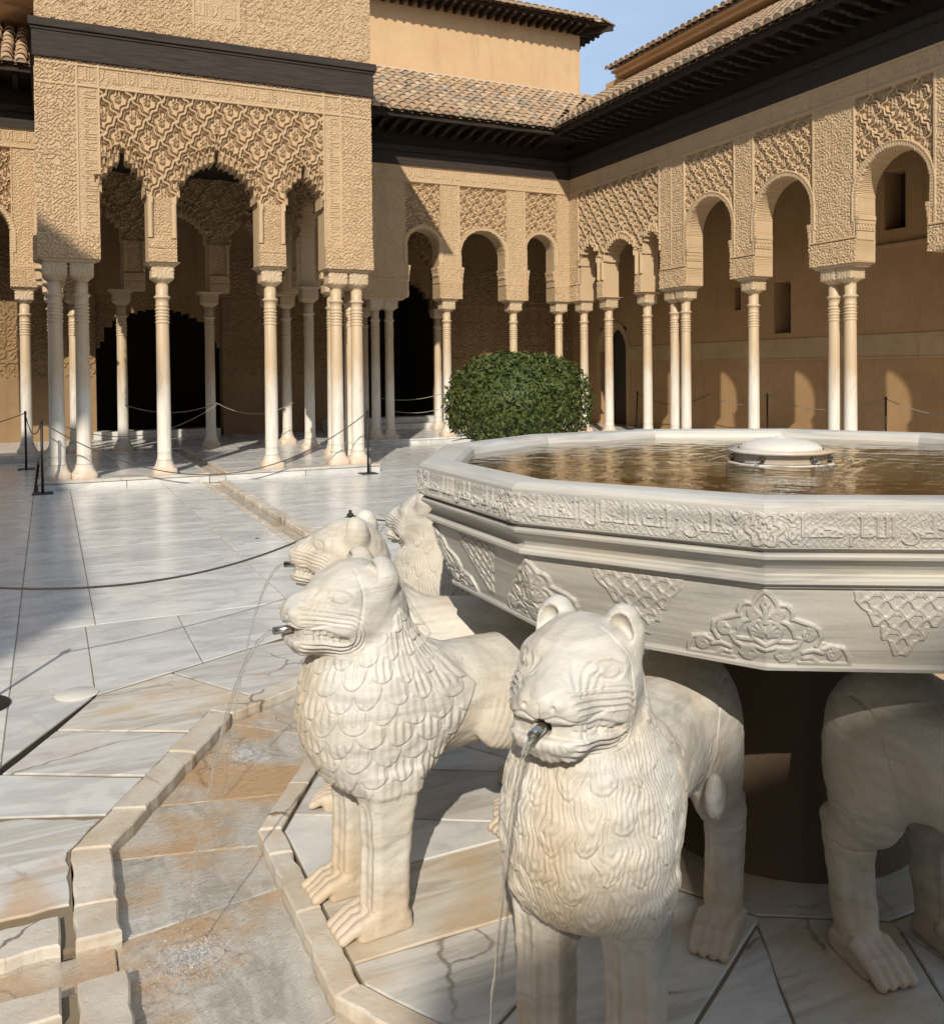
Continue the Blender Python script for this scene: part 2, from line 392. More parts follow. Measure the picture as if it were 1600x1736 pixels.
def floral(u, z, p=0.13):
    """sunk arabesque: flat raised leaves and stems on a deep ground"""
    a = 2 * pi / (p * 0.92)
    f = np.sin(a * u + 1.9 * np.sin(a * z * 0.5)) * np.sin(a * z + 1.9 * np.sin(a * u * 0.5))
    g = np.sin(a * 1.47 * u + 2.4 * np.cos(a * 0.73 * z)) * np.cos(a * 1.39 * z - 2.4 * np.cos(a * 0.69 * u))
    stem = 1 - sstep(0.10, 0.24, np.abs(f + 0.35 * g))
    leaf = sstep(0.30, 0.46, g)
    big = 0.22 * np.sin(a * 0.31 * u) * np.sin(a * 0.27 * z)
    return 1.25 * np.maximum(stem, leaf) + big

def sebka(u, z, P, Q, lobe=0.055, w=0.075, u0=0.0, z0=0.0):
    """net of lobed ridges; in every cell a rosette and pierced leaves; about -1 (pierced) .. 0.8 (ridge)"""
    a = (u - u0) / P + (z - z0) / (2 * Q); b = (u - u0) / P - (z - z0) / (2 * Q)
    a2 = a + lobe * np.sin(4 * pi * b); b2 = b - lobe * np.sin(4 * pi * a)
    da = np.abs(a2 - np.round(a2)); db = np.abs(b2 - np.round(b2))
    d = np.minimum(da, db)
    ridge = 1 - sstep(w * 0.5, w, d)
    inner = (1 - sstep(0.016, 0.034, np.abs(d - 0.155))) * 0.78
    fa = a - np.floor(a) - 0.5; fb = b - np.floor(b) - 0.5
    x = fa + fb; y = (fa - fb) * 1.25
    rr = np.hypot(x, y + 0.10); th = np.arctan2(y + 0.10, x)
    pet = 0.21 + 0.035 * np.cos(8 * th)
    ros = (1 - sstep(pet - 0.03, pet + 0.03, rr)) * (0.45 + 0.30 * np.cos(rr * 42))
    yy = np.abs(y - 0.30)
    leaf = (1 - sstep(0.05, 0.10, np.abs(np.abs(x) - 0.10 - 0.25 * yy))) * (yy < 0.22) * 0.6
    r = np.maximum(np.maximum(ridge, inner), np.maximum(ros, leaf))
    r = r * 1.7 - 0.9
    return np.where(r < 0, r * 1.5, r)

# ---- Arabic letter strokes; x runs right-to-left, baseline 0, ascender 1
def _arc(cx, cy, r, a0, a1, n=9, ry=None):
    ry = r if ry is None else ry
    return [(cx + r * cos(radians(a0 + (a1 - a0) * i / (n - 1))), cy + ry * sin(radians(a0 + (a1 - a0) * i / (n - 1)))) for i in range(n)]
GLYPH = {
 'alif': ([[(0.08, 0), (0.08, 1.0)], [(0.08, 1.0), (0.15, 0.9)]], 0.24),
 'lam': ([[(0.06, 1.0), (0.06, 0.0), (0.3, 0.0)], [(0.06, 1.0), (0.13, 0.9)]], 0.28),
 'lamf': ([[(0.06, 1.0), (0.06, 0.05)] + _arc(0.28, 0.0, 0.22, 180, 350)], 0.56),
 'lamalif': ([[(0.02, 1.0), (0.12, 0.3), (0.3, 0.04), (0.45, 0.1), (0.4, 0.3), (0.55, 1.0)]], 0.66),
 'tooth': ([[(0.0, 0.0), (0.05, 0.26), (0.08, 0.0), (0.24, 0.0)]], 0.24),
 'b': ([[(0.0, 0.0), (0.05, 0.26), (0.08, 0.0), (0.24, 0.0)], [(0.08, -0.17), (0.10, -0.19)]], 0.24),
 't': ([[(0.0, 0.0), (0.05, 0.26), (0.08, 0.0), (0.24, 0.0)], [(0.03, 0.44), (0.04, 0.45)], [(0.13, 0.44), (0.14, 0.45)]], 0.24),
 'n': ([[(0.0, 0.0), (0.05, 0.26), (0.08, 0.0), (0.24, 0.0)], [(0.07, 0.46), (0.09, 0.47)]], 0.24),
 'y': ([[(0.0, 0.0), (0.05, 0.26), (0.08, 0.0), (0.24, 0.0)], [(0.02, -0.18), (0.03, -0.19)], [(0.13, -0.18), (0.14, -0.19)]], 0.24),
 'bf': ([[(0.02, 0.28), (0.05, 0.03), (0.5, 0.03), (0.56, 0.28)], [(0.3, -0.17), (0.32, -0.19)]], 0.66),
 'tf': ([[(0.02, 0.28), (0.05, 0.03), (0.5, 0.03), (0.56, 0.28)], [(0.24, 0.4), (0.25, 0.41)], [(0.36, 0.4), (0.37, 0.41)]], 0.66),
 'nf': ([[(0.02, 0.25)] + _arc(0.25, 0.02, 0.23, 180, 360), [(0.25, 0.3), (0.27, 0.31)]], 0.58),
 'yf': ([[(0.0, 0.1), (0.1, 0.25), (0.25, 0.22), (0.12, 0.02), (0.1, -0.1)] + _arc(0.36, -0.06, 0.26, 190, 340)], 0.7),
 'r': ([[(0.02, 0.25), (0.06, 0.05), (0.2, -0.2), (0.32, -0.26)]], 0.36),
 'z': ([[(0.02, 0.25), (0.06, 0.05), (0.2, -0.2), (0.32, -0.26)], [(0.06, 0.44), (0.08, 0.45)]], 0.36),
 'd': ([[(0.02, 0.4), (0.16, 0.22), (0.22, 0.02), (0.0, 0.0)]], 0.34),
 'k': ([[(0.2, 1.0), (0.0, 0.62), (0.22, 0.3), (0.2, 0.0), (0.3, 0.0)]], 0.34),
 'kf': ([[(0.03, 0.95), (0.05, 0.03), (0.5, 0.02), (0.55, 0.22)], [(0.18, 0.5), (0.3, 0.42), (0.2, 0.32), (0.32, 0.24)]], 0.66),
 'm': ([_arc(0.1, 0.1, 0.1, 0, 330), [(0.1, 0.0), (0.28, 0.0)]], 0.28),
 'mf': ([_arc(0.1, 0.1, 0.1, 0, 330), [(0.18, 0.05), (0.22, -0.4)]], 0.32),
 'ain': ([[(0.2, 0.38), (0.04, 0.36), (0.0, 0.22), (0.14, 0.1), (0.1, 0.0), (0.3, 0.0)]], 0.32),
 'ghain': ([[(0.2, 0.38), (0.04, 0.36), (0.0, 0.22), (0.14, 0.1), (0.1, 0.0), (0.3, 0.0)], [(0.1, 0.58), (0.12, 0.59)]], 0.32),
 'ta': ([_arc(0.2, 0.12, 0.2, 180, -160, 12, 0.13), [(0.05, 0.95), (0.05, 0.1)], [(0.2, 0.0), (0.44, 0.0)]], 0.46),
 'h': ([[(0.3, 0.36), (0.02, 0.3), (0.26, 0.05), (0.0, 0.0)], [(0.26, 0.05), (0.34, 0.0)]], 0.36),
 'j': ([[(0.3, 0.36), (0.02, 0.3), (0.26, 0.05), (0.0, 0.0)], [(0.26, 0.05), (0.34, 0.0)], [(0.14, -0.17), (0.16, -0.19)]], 0.36),
 'w': ([_arc(0.12, 0.18, 0.11, 0, 350), [(0.22, 0.14), (0.2, -0.1), (0.36, -0.28)]], 0.42),
 'hf': ([[(0.0, 0.0), (0.06, 0.3), (0.24, 0.22), (0.2, 0.04), (0.04, 0.06)]], 0.34),
 ' ': ([], 0.12),
}
V1 = 't b alif r kf _ m nf _ alif ain ta yf _ alif lam alif m alif mf _ m h m d alif'.split()
V2 = 'm ghain alif n yf _ z alif n tf _ b alif lam j m alif lamf _ alif lam m ghain alif n y alif'.split()
MOTTO = 'w lamalif _ ghain alif lam bf _ alif lamalif _ alif lam lam hf _'.split()

def text_strokes(seq, sx=1.0):
    """list of (x, y) polylines, x already mirrored so that it reads right-to-left; total advance"""
    x = 0.0; out = []
    for g in seq:
        st, adv = GLYPH[' ' if g == '_' else g]
        for pl in st: out.append([(x + px * sx, py) for px, py in pl])
        x += adv * sx
    return [[(x - px, py) for px, py in pl] for pl in out], x

def stroke_field(strokes, nx, ny, x0, x1, y0, y1, w):
    """raster of relief height 0..1 for rounded strokes of half-width w"""
    xs = np.linspace(x0, x1, nx); ys = np.linspace(y0, y1, ny)
    D = np.full((ny, nx), 1e9, np.float32)
    for pl in strokes:
        for (ax, ay), (bx, by) in zip(pl[:-1], pl[1:]):
            i0 = np.searchsorted(xs, min(ax, bx) - w * 1.5); i1 = np.searchsorted(xs, max(ax, bx) + w * 1.5)
            if i1 <= i0: continue
            X = xs[None, i0:i1]; Y = ys[:, None]
            dx, dy = bx - ax, by - ay; L2 = dx * dx + dy * dy + 1e-12
            t = np.clip(((X - ax) * dx + (Y - ay) * dy) / L2, 0, 1)
            d = np.hypot(X - ax - t * dx, Y - ay - t * dy)
            D[:, i0:i1] = np.minimum(D[:, i0:i1], d)
    return 1 - sstep(w * 0.55, w * 1.15, D)

def sample(img, fx, fy):
    """bilinear lookup, fx, fy in 0..1"""
    ny, nx = img.shape
    X = np.clip(fx, 0, 1) * (nx - 1); Y = np.clip(fy, 0, 1) * (ny - 1)
    i = np.minimum(X.astype(int), nx - 2); j = np.minimum(Y.astype(int), ny - 2)
    a = X - i; b = Y - j
    return (img[j, i] * (1 - a) + img[j, i + 1] * a) * (1 - b) + (img[j + 1, i] * (1 - a) + img[j + 1, i + 1] * a) * b

_ms, _ml = text_strokes(MOTTO)
MOTTO_IMG = stroke_field(_ms, int(_ml * 60), 100, 0, _ml, -0.45, 1.1, 0.055)
MOTTO_ASPECT = _ml / 1.55
def motto(u, z, z0, z1):
    h = z1 - z0; L = MOTTO_ASPECT * h
    f = (u / L) - np.floor(u / L)
    t = sample(MOTTO_IMG, f, (z - z0) / h)
    return np.maximum(t, 0.35 * floral(u, z, h * 0.36))
def motto_v(u, z, u0, u1):
    return motto(-z, u, u0, u1)

def relief_wall(name, u0, u1, z0, z1, cell, hfun, keep, thick, org, ud, nd, snap=None, mat=None, parent=None, back=True):
    """A wall slab: carved front (height hfun(u,z) along nd), openings cut where keep(u,z) is False, jambs and soffits of depth thick."""
    nu = int(round((u1 - u0) / cell)); nz = int(round((z1 - z0) / cell))
    us = np.linspace(u0, u1, nu + 1); zs = np.linspace(z0, z1, nz + 1)
    U, Z = np.meshgrid(us, zs)
    uc = (us[:-1] + us[1:]) / 2; zc = (zs[:-1] + zs[1:]) / 2
    K = keep(*np.meshgrid(uc, zc))
    Kp = np.pad(K, 1)
    cnt = Kp[:-1, :-1].astype(int) + Kp[1:, :-1] + Kp[:-1, 1:] + Kp[1:, 1:]
    if snap is not None:
        inner = np.zeros_like(cnt, bool); inner[1:-1, 1:-1] = True
        bd = (cnt > 0) & (cnt < 4) & inner
        for _ in range(2):
            e = 1e-3
            d = snap(U, Z); gx = (snap(U + e, Z) - d) / e; gz = (snap(U, Z + e) - d) / e
            g = np.maximum(gx * gx + gz * gz, 1e-6)
            st = np.where(bd & (np.abs(d) < 1.5 * cell), d, 0) / g
            U = U - gx * st; Z = Z - gz * st
    Hh = hfun(U, Z)
    org = np.array(org, float); ud = np.array(ud, float); nd = np.array(nd, float); zv = np.array([0, 0, 1.0])
    Pf = org + U[..., None] * ud + Z[..., None] * zv + Hh[..., None] * nd
    Pb = org + U[..., None] * ud + Z[..., None] * zv - thick * nd
    n1 = nu + 1; ids = np.arange((nz + 1) * n1).reshape(nz + 1, n1)
    j, i = np.nonzero(K)
    flip = np.dot(np.cross(ud, zv), nd) < 0
    q = np.stack([ids[j, i], ids[j, i + 1], ids[j + 1, i + 1], ids[j + 1, i]], 1)
    quads = [q]
    off = ids.size
    # jambs / soffits: edges between kept and dropped cells
    top = Kp[1:-1, 1:-1]
    def side(mask, a, b):
        jj, ii = np.nonzero(mask)
        A = ids[jj + a[0], ii + a[1]]; B = ids[jj + b[0], ii + b[1]]
        quads.append(np.stack([B, A, A + off, B + off], 1))
    side(K & ~Kp[:-2, 1:-1], (0, 0), (0, 1)); side(K & ~Kp[2:, 1:-1], (1, 1), (1, 0))
    side(K & ~Kp[1:-1, :-2], (1, 0), (0, 0)); side(K & ~Kp[1:-1, 2:], (0, 1), (1, 1))
    if back:
        bq = []
        for ci in range(nu):
            col = K[:, ci]; jj = 0
            while jj < nz:
                if col[jj]:
                    k = jj
                    while k < nz and col[k] and k - jj < 40: k += 1
                    bq.append((ids[jj, ci] + off, ids[k, ci] + off, ids[k, ci + 1] + off, ids[jj, ci + 1] + off)); jj = k
                else: jj += 1
        quads.append(np.array(bq))
    Q = np.concatenate(quads)
    if flip: Q = Q[:, ::-1]
    V = np.concatenate([Pf.reshape(-1, 3), Pb.reshape(-1, 3)])
    used = np.unique(Q); mp = np.full(len(V), -1); mp[used] = np.arange(len(used))
    me = mesh_np(name, V[used], mp[Q], smooth=False)
    return link(name, me, mat, parent)

# ================================================================== levels of the court
ZS = 0.13           # gallery floor, one step above the court
Z_IMP = 3.22        # underside of the stucco piers
Z_BAND0, Z_BAND1 = 5.77, 6.10
XW, YB = 11.3, 18.5 # faces of the right arcade and of the back arcade
PX0, PX1, PY0 = -0.10, 4.73, 13.75
PAVC = 2.33

# ------------------------------------------------------------------ columns (shared meshes)
def col_material():
    m = NT('weathered_column_marble')
    c = m.coord('Object'); g = m.n('TexCoord').outputs['Object']
    oi = m.n('ObjectInfo')
    c2 = m.coord('Object', scale=(3, 3, 0.8), rnd=30.0)
    n = m.noise(c2, 3.0, 6, 0.65, 0.8)
    zz = m.n('SeparateXYZ', ins={0: g}).outputs[2]
    hi = m.math('ADD', zz, m.math('MULTIPLY', m.math('SUBTRACT', n, 0.5), 1.5))
    hi = m.math('ADD', hi, m.math('MULTIPLY', oi.outputs['Random'], 0.35))
    t = m.ramp(m.math('DIVIDE', hi, 3.0), [(0.42, 0.0), (0.66, 1.0)])
    col = m.mix(t, (0.68, 0.635, 0.55), (0.52, 0.39, 0.245))
    bs = m.ramp(m.math('DIVIDE', m.math('ADD', zz, m.math('MULTIPLY', n, 0.3)), 1.0), [(0.30, 1.0), (0.52, 0.0)])
    col = m.mix(m.math('MULTIPLY', bs, 0.6), col, (0.50, 0.32, 0.17))
    st = m.ramp(m.noise(m.coord('Object', scale=(9, 9, 0.9), rnd=12.0), 2.0, 6, 0.7), [(0.45, 0.0), (0.65, 1.0)])
    col = m.mix(m.math('MULTIPLY', st, 0.4), col, (0.42, 0.32, 0.21))
    f = m.noise(c, 40.0, 4)
    return m.bsdf(col, 0.45, m.bump(f, 0.15, 0.006), 0.4)
M['col'] = col_material()

SHAFT = [(0.118, 0.325), (0.105, 0.345), (0.1, 0.42), (0.1, 0.445), (0.104, 0.455), (0.1, 0.465), (0.099, 0.9), (0.096, 1.6), (0.091, 2.33)]
for zc_, rr_ in ((2.355, 0.103), (2.405, 0.098), (2.45, 0.104), (2.50, 0.098), (2.545, 0.105), (2.60, 0.098)):
    SHAFT += [(0.089, zc_ - 0.018), (rr_, zc_ - 0.008), (rr_, zc_ + 0.008), (0.089, zc_ + 0.018)]
SHAFT += [(0.092, 2.66), (0.096, 2.70), (0.118, 2.712), (0.118, 2.732), (0.094, 2.742), (0.088, 2.76), (0.089, 2.925)]
ME_SHAFT = MB().lathe(SHAFT, 22).mesh('shaft')
_b = MB()
_vs = []; _n = 28
for (r0, zz, sq) in [(0.185, ZS - 0.004, 0.7), (0.185, 0.20, 0.7), (0.165, 0.215, 0.4), (0.14, 0.25, 0.1), (0.122, 0.295, 0.0), (0.119, 0.325, 0.0)]:
    for k in range(_n):
        a = 2 * pi * k / _n; c_, s_ = cos(a), sin(a)
        rs = r0 * (1 - sq) + sq * r0 * 0.93 / max(abs(c_), abs(s_)) if sq else r0
        rs = min(rs, r0 * 1.22)
        _vs.append((rs * c_, rs * s_, zz))
_b.add(_vs, [(i * _n + k, i * _n + (k + 1) % _n, (i + 1) * _n + (k + 1) % _n, (i + 1) * _n + k) for i in range(5) for k in range(_n)], True)
ME_BASE = _b.mesh('base')
# capital: round below, cubic above, carved with looped leaves
def capital_mesh():
    n, rows = 64, 22; vs = []
    for i in range(rows + 1):
        t = i / rows; zz = 2.92 + 0.245 * t
        for k in range(n):
            a = 2 * pi * (k + 0.5) / n; c_, s_ = cos(a), sin(a)
            sq = min(1.0, max(0.0, (t - 0.06) / 0.30)); sq = sq * sq * (3 - 2 * sq)
            rnd = 0.092 + 0.055 * min(1, t / 0.35)
            box = 0.158 / max(abs(c_), abs(s_)); box = min(box, 0.158 * 1.36)
            r = rnd * (1 - sq) + box * sq
            if t < 0.03: r = 0.09
            # leaf loops
            fa = (a / (2 * pi) * 4) % 1.0 - 0.0
            x = (fa * 2 - 1)
            d = math.hypot(x * 0.9, (t - 0.55) * 1.5)
            r += 0.007 * cos(d * 17.0) * (1 if 0.1 < t < 0.97 else 0)
            r += 0.0025 * cos(16 * a) * (1 if t < 0.3 else 0.3)
            vs.append((r * c_, r * s_, zz))
    b = MB(); b.add(vs, [(i * n + k, i * n + (k + 1) % n, (i + 1) * n + (k + 1) % n, (i + 1) * n + k) for i in range(rows) for k in range(n)], True)
    return b.mesh('capital')
ME_CAP = capital_mesh()
def impost_mesh(hx, hy):
    """moulded cushion between capital(s) and pier; hx, hy half sizes of the top"""
    b = MB(); rings = []
    for d, zz in [(0.055, 3.163), (0.055, 3.178), (0.045, 3.180), (0.038, 3.192), (0.022, 3.200), (0.016, 3.204), (0.016, 3.213), (0.0, 3.2135), (0.0, Z_IMP - 0.002)]:
        rings.append([(-hx + d, -hy + d, zz), (hx - d, -hy + d, zz), (hx - d, hy - d, zz), (-hx + d, hy - d, zz)])
    vs = [p for r in rings for p in r]
    fs = [(i * 4 + k, i * 4 + (k + 1) % 4, i * 4 + 4 + (k + 1) % 4, i * 4 + 4 + k) for i in range(len(rings) - 1) for k in range(4)]
    fs += [(3, 2, 1, 0), tuple(len(vs) - 4 + k for k in range(4))]
    b.add(vs, fs); return b.mesh('impost')
_imp_cache = {}
def column(parent, x, y, rot=0.0, base=True):
    o = bpy.data.objects.new('column', None); COL.objects.link(o); o.parent = parent; o.location = (x, y, 0); o.rotation_euler = (0, 0, rot)
    link('shaft', ME_SHAFT, M['col'], o); link('base', ME_BASE, M['col'], o); link('capital', ME_CAP, M['capital'], o)
    return o
def impost(parent, x, y, hx, hy):
    k = (round(hx, 3), round(hy, 3))
    if k not in _imp_cache: _imp_cache[k] = impost_mesh(hx, hy)
    return link('impost', _imp_cache[k], M['capital'], parent, (x, y, 0))

# ------------------------------------------------------------------ roof tiles
def tile_mesh(name, L, r0, r1, th=0.014, n=8):
    b = MB(); vs = []
    for (yy, r) in ((0.0, r0), (L, r1)):
        for off in (0, -th):
            for k in range(n + 1):
                a = pi * k / n; vs.append(((r + off) * cos(a), yy, (r + off) * sin(a) * 0.9))
    m = n + 1
    fs = []
    for k in range(n):
        fs.append((k, k + 1, 2 * m + k + 1, 2 * m + k))                    # outer
        fs.append((m + k + 1, m + k, 3 * m + k, 3 * m + k + 1))            # inner
        fs.append((k + 1, k, m + k, m + k + 1))                            # front rim
    b.add(vs, fs, True); return b.mesh(name)
ME_TILE = tile_mesh('roof_tile', 0.40, 0.098, 0.080)
# eave tile: its open mouth is stopped with pale mortar
_t = MB(); _t.add([((0.080) * cos(pi * k / 8), 0.012, 0.080 * sin(pi * k / 8) * 0.9) for k in range(9)], [tuple(range(8, -1, -1))])
ME_MORTAR = _t.mesh('mortar_plug')
M['mortar_pale'] = mat_plain('pale_lime_mortar', (0.50, 0.40, 0.28), 0.95, bump=0.4)

def tiled_roof(parent, p0, along, up, n_cols, n_rows, pitch, row, slope, singles, trim=None, jit=0.012, start=None):
    """roof with columns of cover tiles. p0: eave start, along: unit vector of the eave, up: horizontal unit vector up the slope."""
    al = Vector(along + (0,)); upv = Vector(up + (0,)); ca, sa = 1 / sqrt(1 + slope * slope), slope / sqrt(1 + slope * slope)
    sl = Vector((upv.x * ca, upv.y * ca, sa)); nrm = Vector((-upv.x * sa, -upv.y * sa, ca))
    right = sl.cross(nrm)
    basis = Matrix((right, sl, nrm)).transposed().to_4x4()
    roof = MB()
    P = Vector(p0)
    # corrugated bed of channel tiles, one strip per column
    W_ = n_cols * pitch; 
    mass = MB(); cnt = 0
    bedv, bedf = [], []
    for c in range(n_cols):
        top = n_rows if trim is None else max(0, min(n_rows, trim(c)))
        if top <= 0: continue
        base = P + al * (c * pitch)
        Ls = top * row + 0.10
        s0 = 0.0 if start is None else max(0.0, start(c * pitch + pitch) )
        if s0 >= Ls: continue
        i0 = len(bedv)
        for s in (s0, Ls):
            for k in range(5):
                a = pi * k / 4; q = base + al * (pitch * 0.5 * (1 - cos(a)) - pitch * 0.0) + nrm * (0.012 - 0.055 * sin(a)) + sl * s
                bedv.append(q)
        bedf += [(i0 + k, i0 + k + 1, i0 + 6 + k, i0 + 5 + k) for k in range(4)]
    roof.add(bedv, bedf, True)
    ro = roof.build('roof', M['tile_mass'], parent)
    massv, massq = [], []
    tv = np.array([v.co[:] for v in ME_TILE.vertices]); tq = np.array([list(p.vertices) for p in ME_TILE.polygons])
    for r in range(n_rows):
        for c in range(n_cols + 1):
            top = n_rows if trim is None else trim(min(c, n_cols - 1))
            if r >= top: continue
            s0 = 0.0 if start is None else start(c * pitch)
            if s0 > 0 and r * row < s0 - 0.02: continue
            pos = P + al * (c * pitch + random.uniform(-jit, jit)) + sl * (r * row + random.uniform(-jit, jit) - (0.05 if r == 0 else 0)) + nrm * (0.012 + 0.016)
            tilt = Matrix.Rotation(random.uniform(-0.05, 0.05), 4, 'Z') @ Matrix.Rotation(-0.045 + random.uniform(-0.015, 0.015), 4, 'X')
            mw = Matrix.Translation(pos) @ basis @ tilt
            if cnt < singles or (r == 0 and s0 <= 0):
                o = link('roof_tile', ME_TILE, M['tile'], ro); o.matrix_world = mw; o.matrix_parent_inverse = Matrix(); o.matrix_local = mw; cnt += 1
                if r == 0 and s0 <= 0:
                    g = link('mortar_plug', ME_MORTAR, M['mortar_pale'], ro); g.matrix_local = mw
            else:
                A = np.array(mw); w = tv @ A[:3, :3].T + A[:3, 3]
                massq.append(tq + len(massv) * len(tv)); massv.append(w)
    if massv:
        me = mesh_np('roof_tiles', np.concatenate(massv), np.concatenate(massq))
        tag(link('roof_tiles', me, M['tile_mass'], ro), kind='stuff')
    return ro

# carved rafter end, points along +y outward-less (y = into the building)
def rafter_mesh(L, w=0.085, h=0.13):
    b = MB(); prof = [(0.0, 0.03), (0.0, h), (L, h), (L, 0.0), (0.28, 0.0), (0.22, 0.035), (0.15, 0.02), (0.08, 0.045)]
    n = len(prof)
    vs = [(-w / 2, y, z) for y, z in prof] + [(w / 2, y, z) for y, z in prof]
    fs = [tuple(range(n)), tuple(reversed(range(n, 2 * n)))] + [(i, n + i, n + (i + 1) % n, (i + 1) % n) for i in range(n)]
    return b.add(vs, fs).mesh('rafter')

# ================================================================== pavilion
PV = thing('pavilion', 'projecting square stucco pavilion on slim marble columns, lattice carved over three muqarnas arches', 'pavilion', (0, 0, 0))
ARCHES = [(1.01, 0.315, 4.81), (2.325, 0.585, 4.90), (3.635, 0.305, 4.79)]   # centre, half width, apex
def mq_n(hw): return 7 if hw > 0.45 else 4
def mq_top(x, c, hw, apex, spring=4.18):
    """height of the scalloped, stepped arch edge above offset x from the centre"""
    ax = np.abs(x - c)
    n = mq_n(hw)
    w = hw / (n + 0.35)
    k = np.floor((ax + 0.15 * w) / w)
    xc = (k + 0.35) * w
    t = np.clip(k / n, 0, 1)
    base = spring + (apex - 0.15 - spring) * (0.80 * np.sqrt(1 - t * t * 0.999) + 0.20 * (1 - t)) - 0.05
    y = base + 0.042 * np.sqrt(np.clip(1 - ((ax - xc) / (w * 0.52)) ** 2, 0, 1))
    y = np.where(ax < 0.035, apex + 0.02 - 1.6 * np.maximum(ax - 0.02, 0), y)
    return np.where(ax <= hw, y, -9.0)
def pav_keep(u, z):
    k = np.ones_like(u, bool)
    for c, hw, ap in ARCHES: k &= ~(z < mq_top(u, c, hw, ap))
    return k
def pav_h(u, z):
    h = 0.013 * floral(u, z, 0.15) + 0.0
    # flat margins framing the fields
    inp = (u > 0.72) & (u < 3.94)
    field = inp & (z < 5.62)
    strip = ((u > 0.44) & (u < 0.70)) | ((u > 3.96) & (u < 4.22))
    h = np.where(strip & (z > 3.6) & (z < 5.62), 0.016 * motto_v(u, z, np.where(u < 2, 0.46, 3.98), np.where(u < 2, 0.68, 4.20)) - 0.004, h)
    h = np.where(field, 0.026 * sebka(u, z, 0.392, 0.272, u0=PAVC, z0=4.98) - 0.010, h)
    h = np.where((z > 5.64) & (z < 5.90) & (u > 0.44) & (u < 4.22), 0.018 * motto(u, z, 5.64, 5.90) - 0.004, h)
    for e in (0.43, 0.71, 3.95, 4.23):
        h = np.where(np.abs(u - e) < 0.016, 0.016, h)
    h = np.where((np.abs(z - 5.63) < 0.016) | (np.abs(z - 5.915) < 0.014), 0.018, h)
    # muqarnas fringe above every arch
    for c, hw, ap in ARCHES:
        ax = np.abs(u - c); n = mq_n(hw); w = hw / (n + 0.35)
        axc = np.clip(ax, 0, hw)
        T = mq_top(c + axc, c, hw, ap)
        out = np.maximum(ax - hw, 0)
        dz = z - T
        for lev in range(2):
            ww = w / (1.0 + 0.0 * lev)
            ph = (ax + 0.15 * w) / ww + 0.5 * lev
            x = ph - np.floor(ph) - 0.5
            lo, hi = (0.0, 0.115) if lev == 0 else (0.12, 0.225)
            inb = (dz > lo) & (dz < hi) & (ax < hw + (0.0 if lev == 0 else 0.05))
            topz = lo + (hi - lo) * (0.62 + 0.33 * np.sqrt(np.clip(1 - (x / 0.40) ** 2, 0, 1)))
            niche = inb & (np.abs(x) < 0.40) & (dz < topz)
            h = np.where(inb, 0.03 - 0.028 * lev + 0.012 * (lev == 0), h)
            h = np.where(niche, 0.03 - 0.028 * lev - 0.055 * np.sqrt(np.clip(1 - (x / 0.40) ** 2, 0, 1)), h)
        edge = (dz >= 0.225) & (dz < 0.25) & (ax < hw + 0.06)
        h = np.where(edge, 0.036, h)
    # piers: carved shaft with colonnettes at the corners, and the plain block under it
    for a, b in ((1.33, 1.735), (2.915, 3.325)):
        p = (u > a) & (u < b) & (z < 4.16)
        d = np.minimum(u - a, b - u)
        h = np.where(p, 0.012 * floral(u, z, 0.11), h)
        cl = p & (d < 0.075) & (z > 3.56)
        h = np.where(cl, 0.03 + 0.035 * np.sqrt(np.clip(1 - ((d - 0.038) / 0.036) ** 2, 0, 1)), h)
        h = np.where(cl & (z > 4.06), 0.062, h)
        h = np.where(p & (z < 3.55), 0.055 + 0.010 * floral(u, z, 0.12), h)
        h = np.where(p & (np.abs(z - 3.40) < 0.010), 0.045, h)
    pier = (u < 0.70) | (u > 3.94)
    h = np.where(pier & (z < 3.55), 0.05 + 0.014 * floral(u, z, 0.16), h)
    h = np.where(pier & (np.abs(z - 3.55) < 0.015), 0.062, h)
    return h
relief_wall('front_wall', PX0, PX1, Z_IMP, 5.97, 0.0105, pav_h, pav_keep, 0.36, (0, PY0, 0), (1, 0, 0), (0, -1, 0), mat=M['stucco'], parent=PV)
# rear wall of the pavilion, where it meets the back arcade, carved on the side that faces the court
def pav_h2(u, z):
    return pav_h(u, z)
relief_wall('rear_wall', PX0, PX1, Z_IMP, 5.45, 0.02, pav_h2, pav_keep, 0.36, (0, YB - 0.05, 0), (1, 0, 0), (0, -1, 0), mat=M['stucco'], parent=PV)
# side walls (same three arches), u measured from the front corner
SD0, SD1 = PY0 + 0.37, YB - 0.06
def side_keep(u, z):
    return pav_keep((u - SD0) / (SD1 - SD0) * 4.05 + 0.29, z)
def side_h(u, z):
    return pav_h((u - SD0) / (SD1 - SD0) * 4.05 + 0.29, z)
relief_wall('side_wall', SD0, SD1, Z_IMP, 5.97, 0.02, side_h, side_keep, 0.34, (PX0 + 0.003, 0, 0), (0, 1, 0), (-1, 0, 0), mat=M['stucco'], parent=PV)
relief_wall('side_wall', SD0, SD1, Z_IMP, 5.97, 0.02, side_h, side_keep, 0.34, (PX1 - 0.003, 0, 0), (0, 1, 0), (1, 0, 0), mat=M['stucco'], parent=PV)
# inner carved faces of the side walls (seen through the front arches)
def side_h_in(u, z): return side_h(u, z) * 0.9
relief_wall('inner_wall', SD0, SD1, Z_IMP, 5.45, 0.025, side_h_in, side_keep, 0.02, (PX1 - 0.37, 0, 0), (0, 1, 0), (-1, 0, 0), mat=M['stucco'], parent=PV)
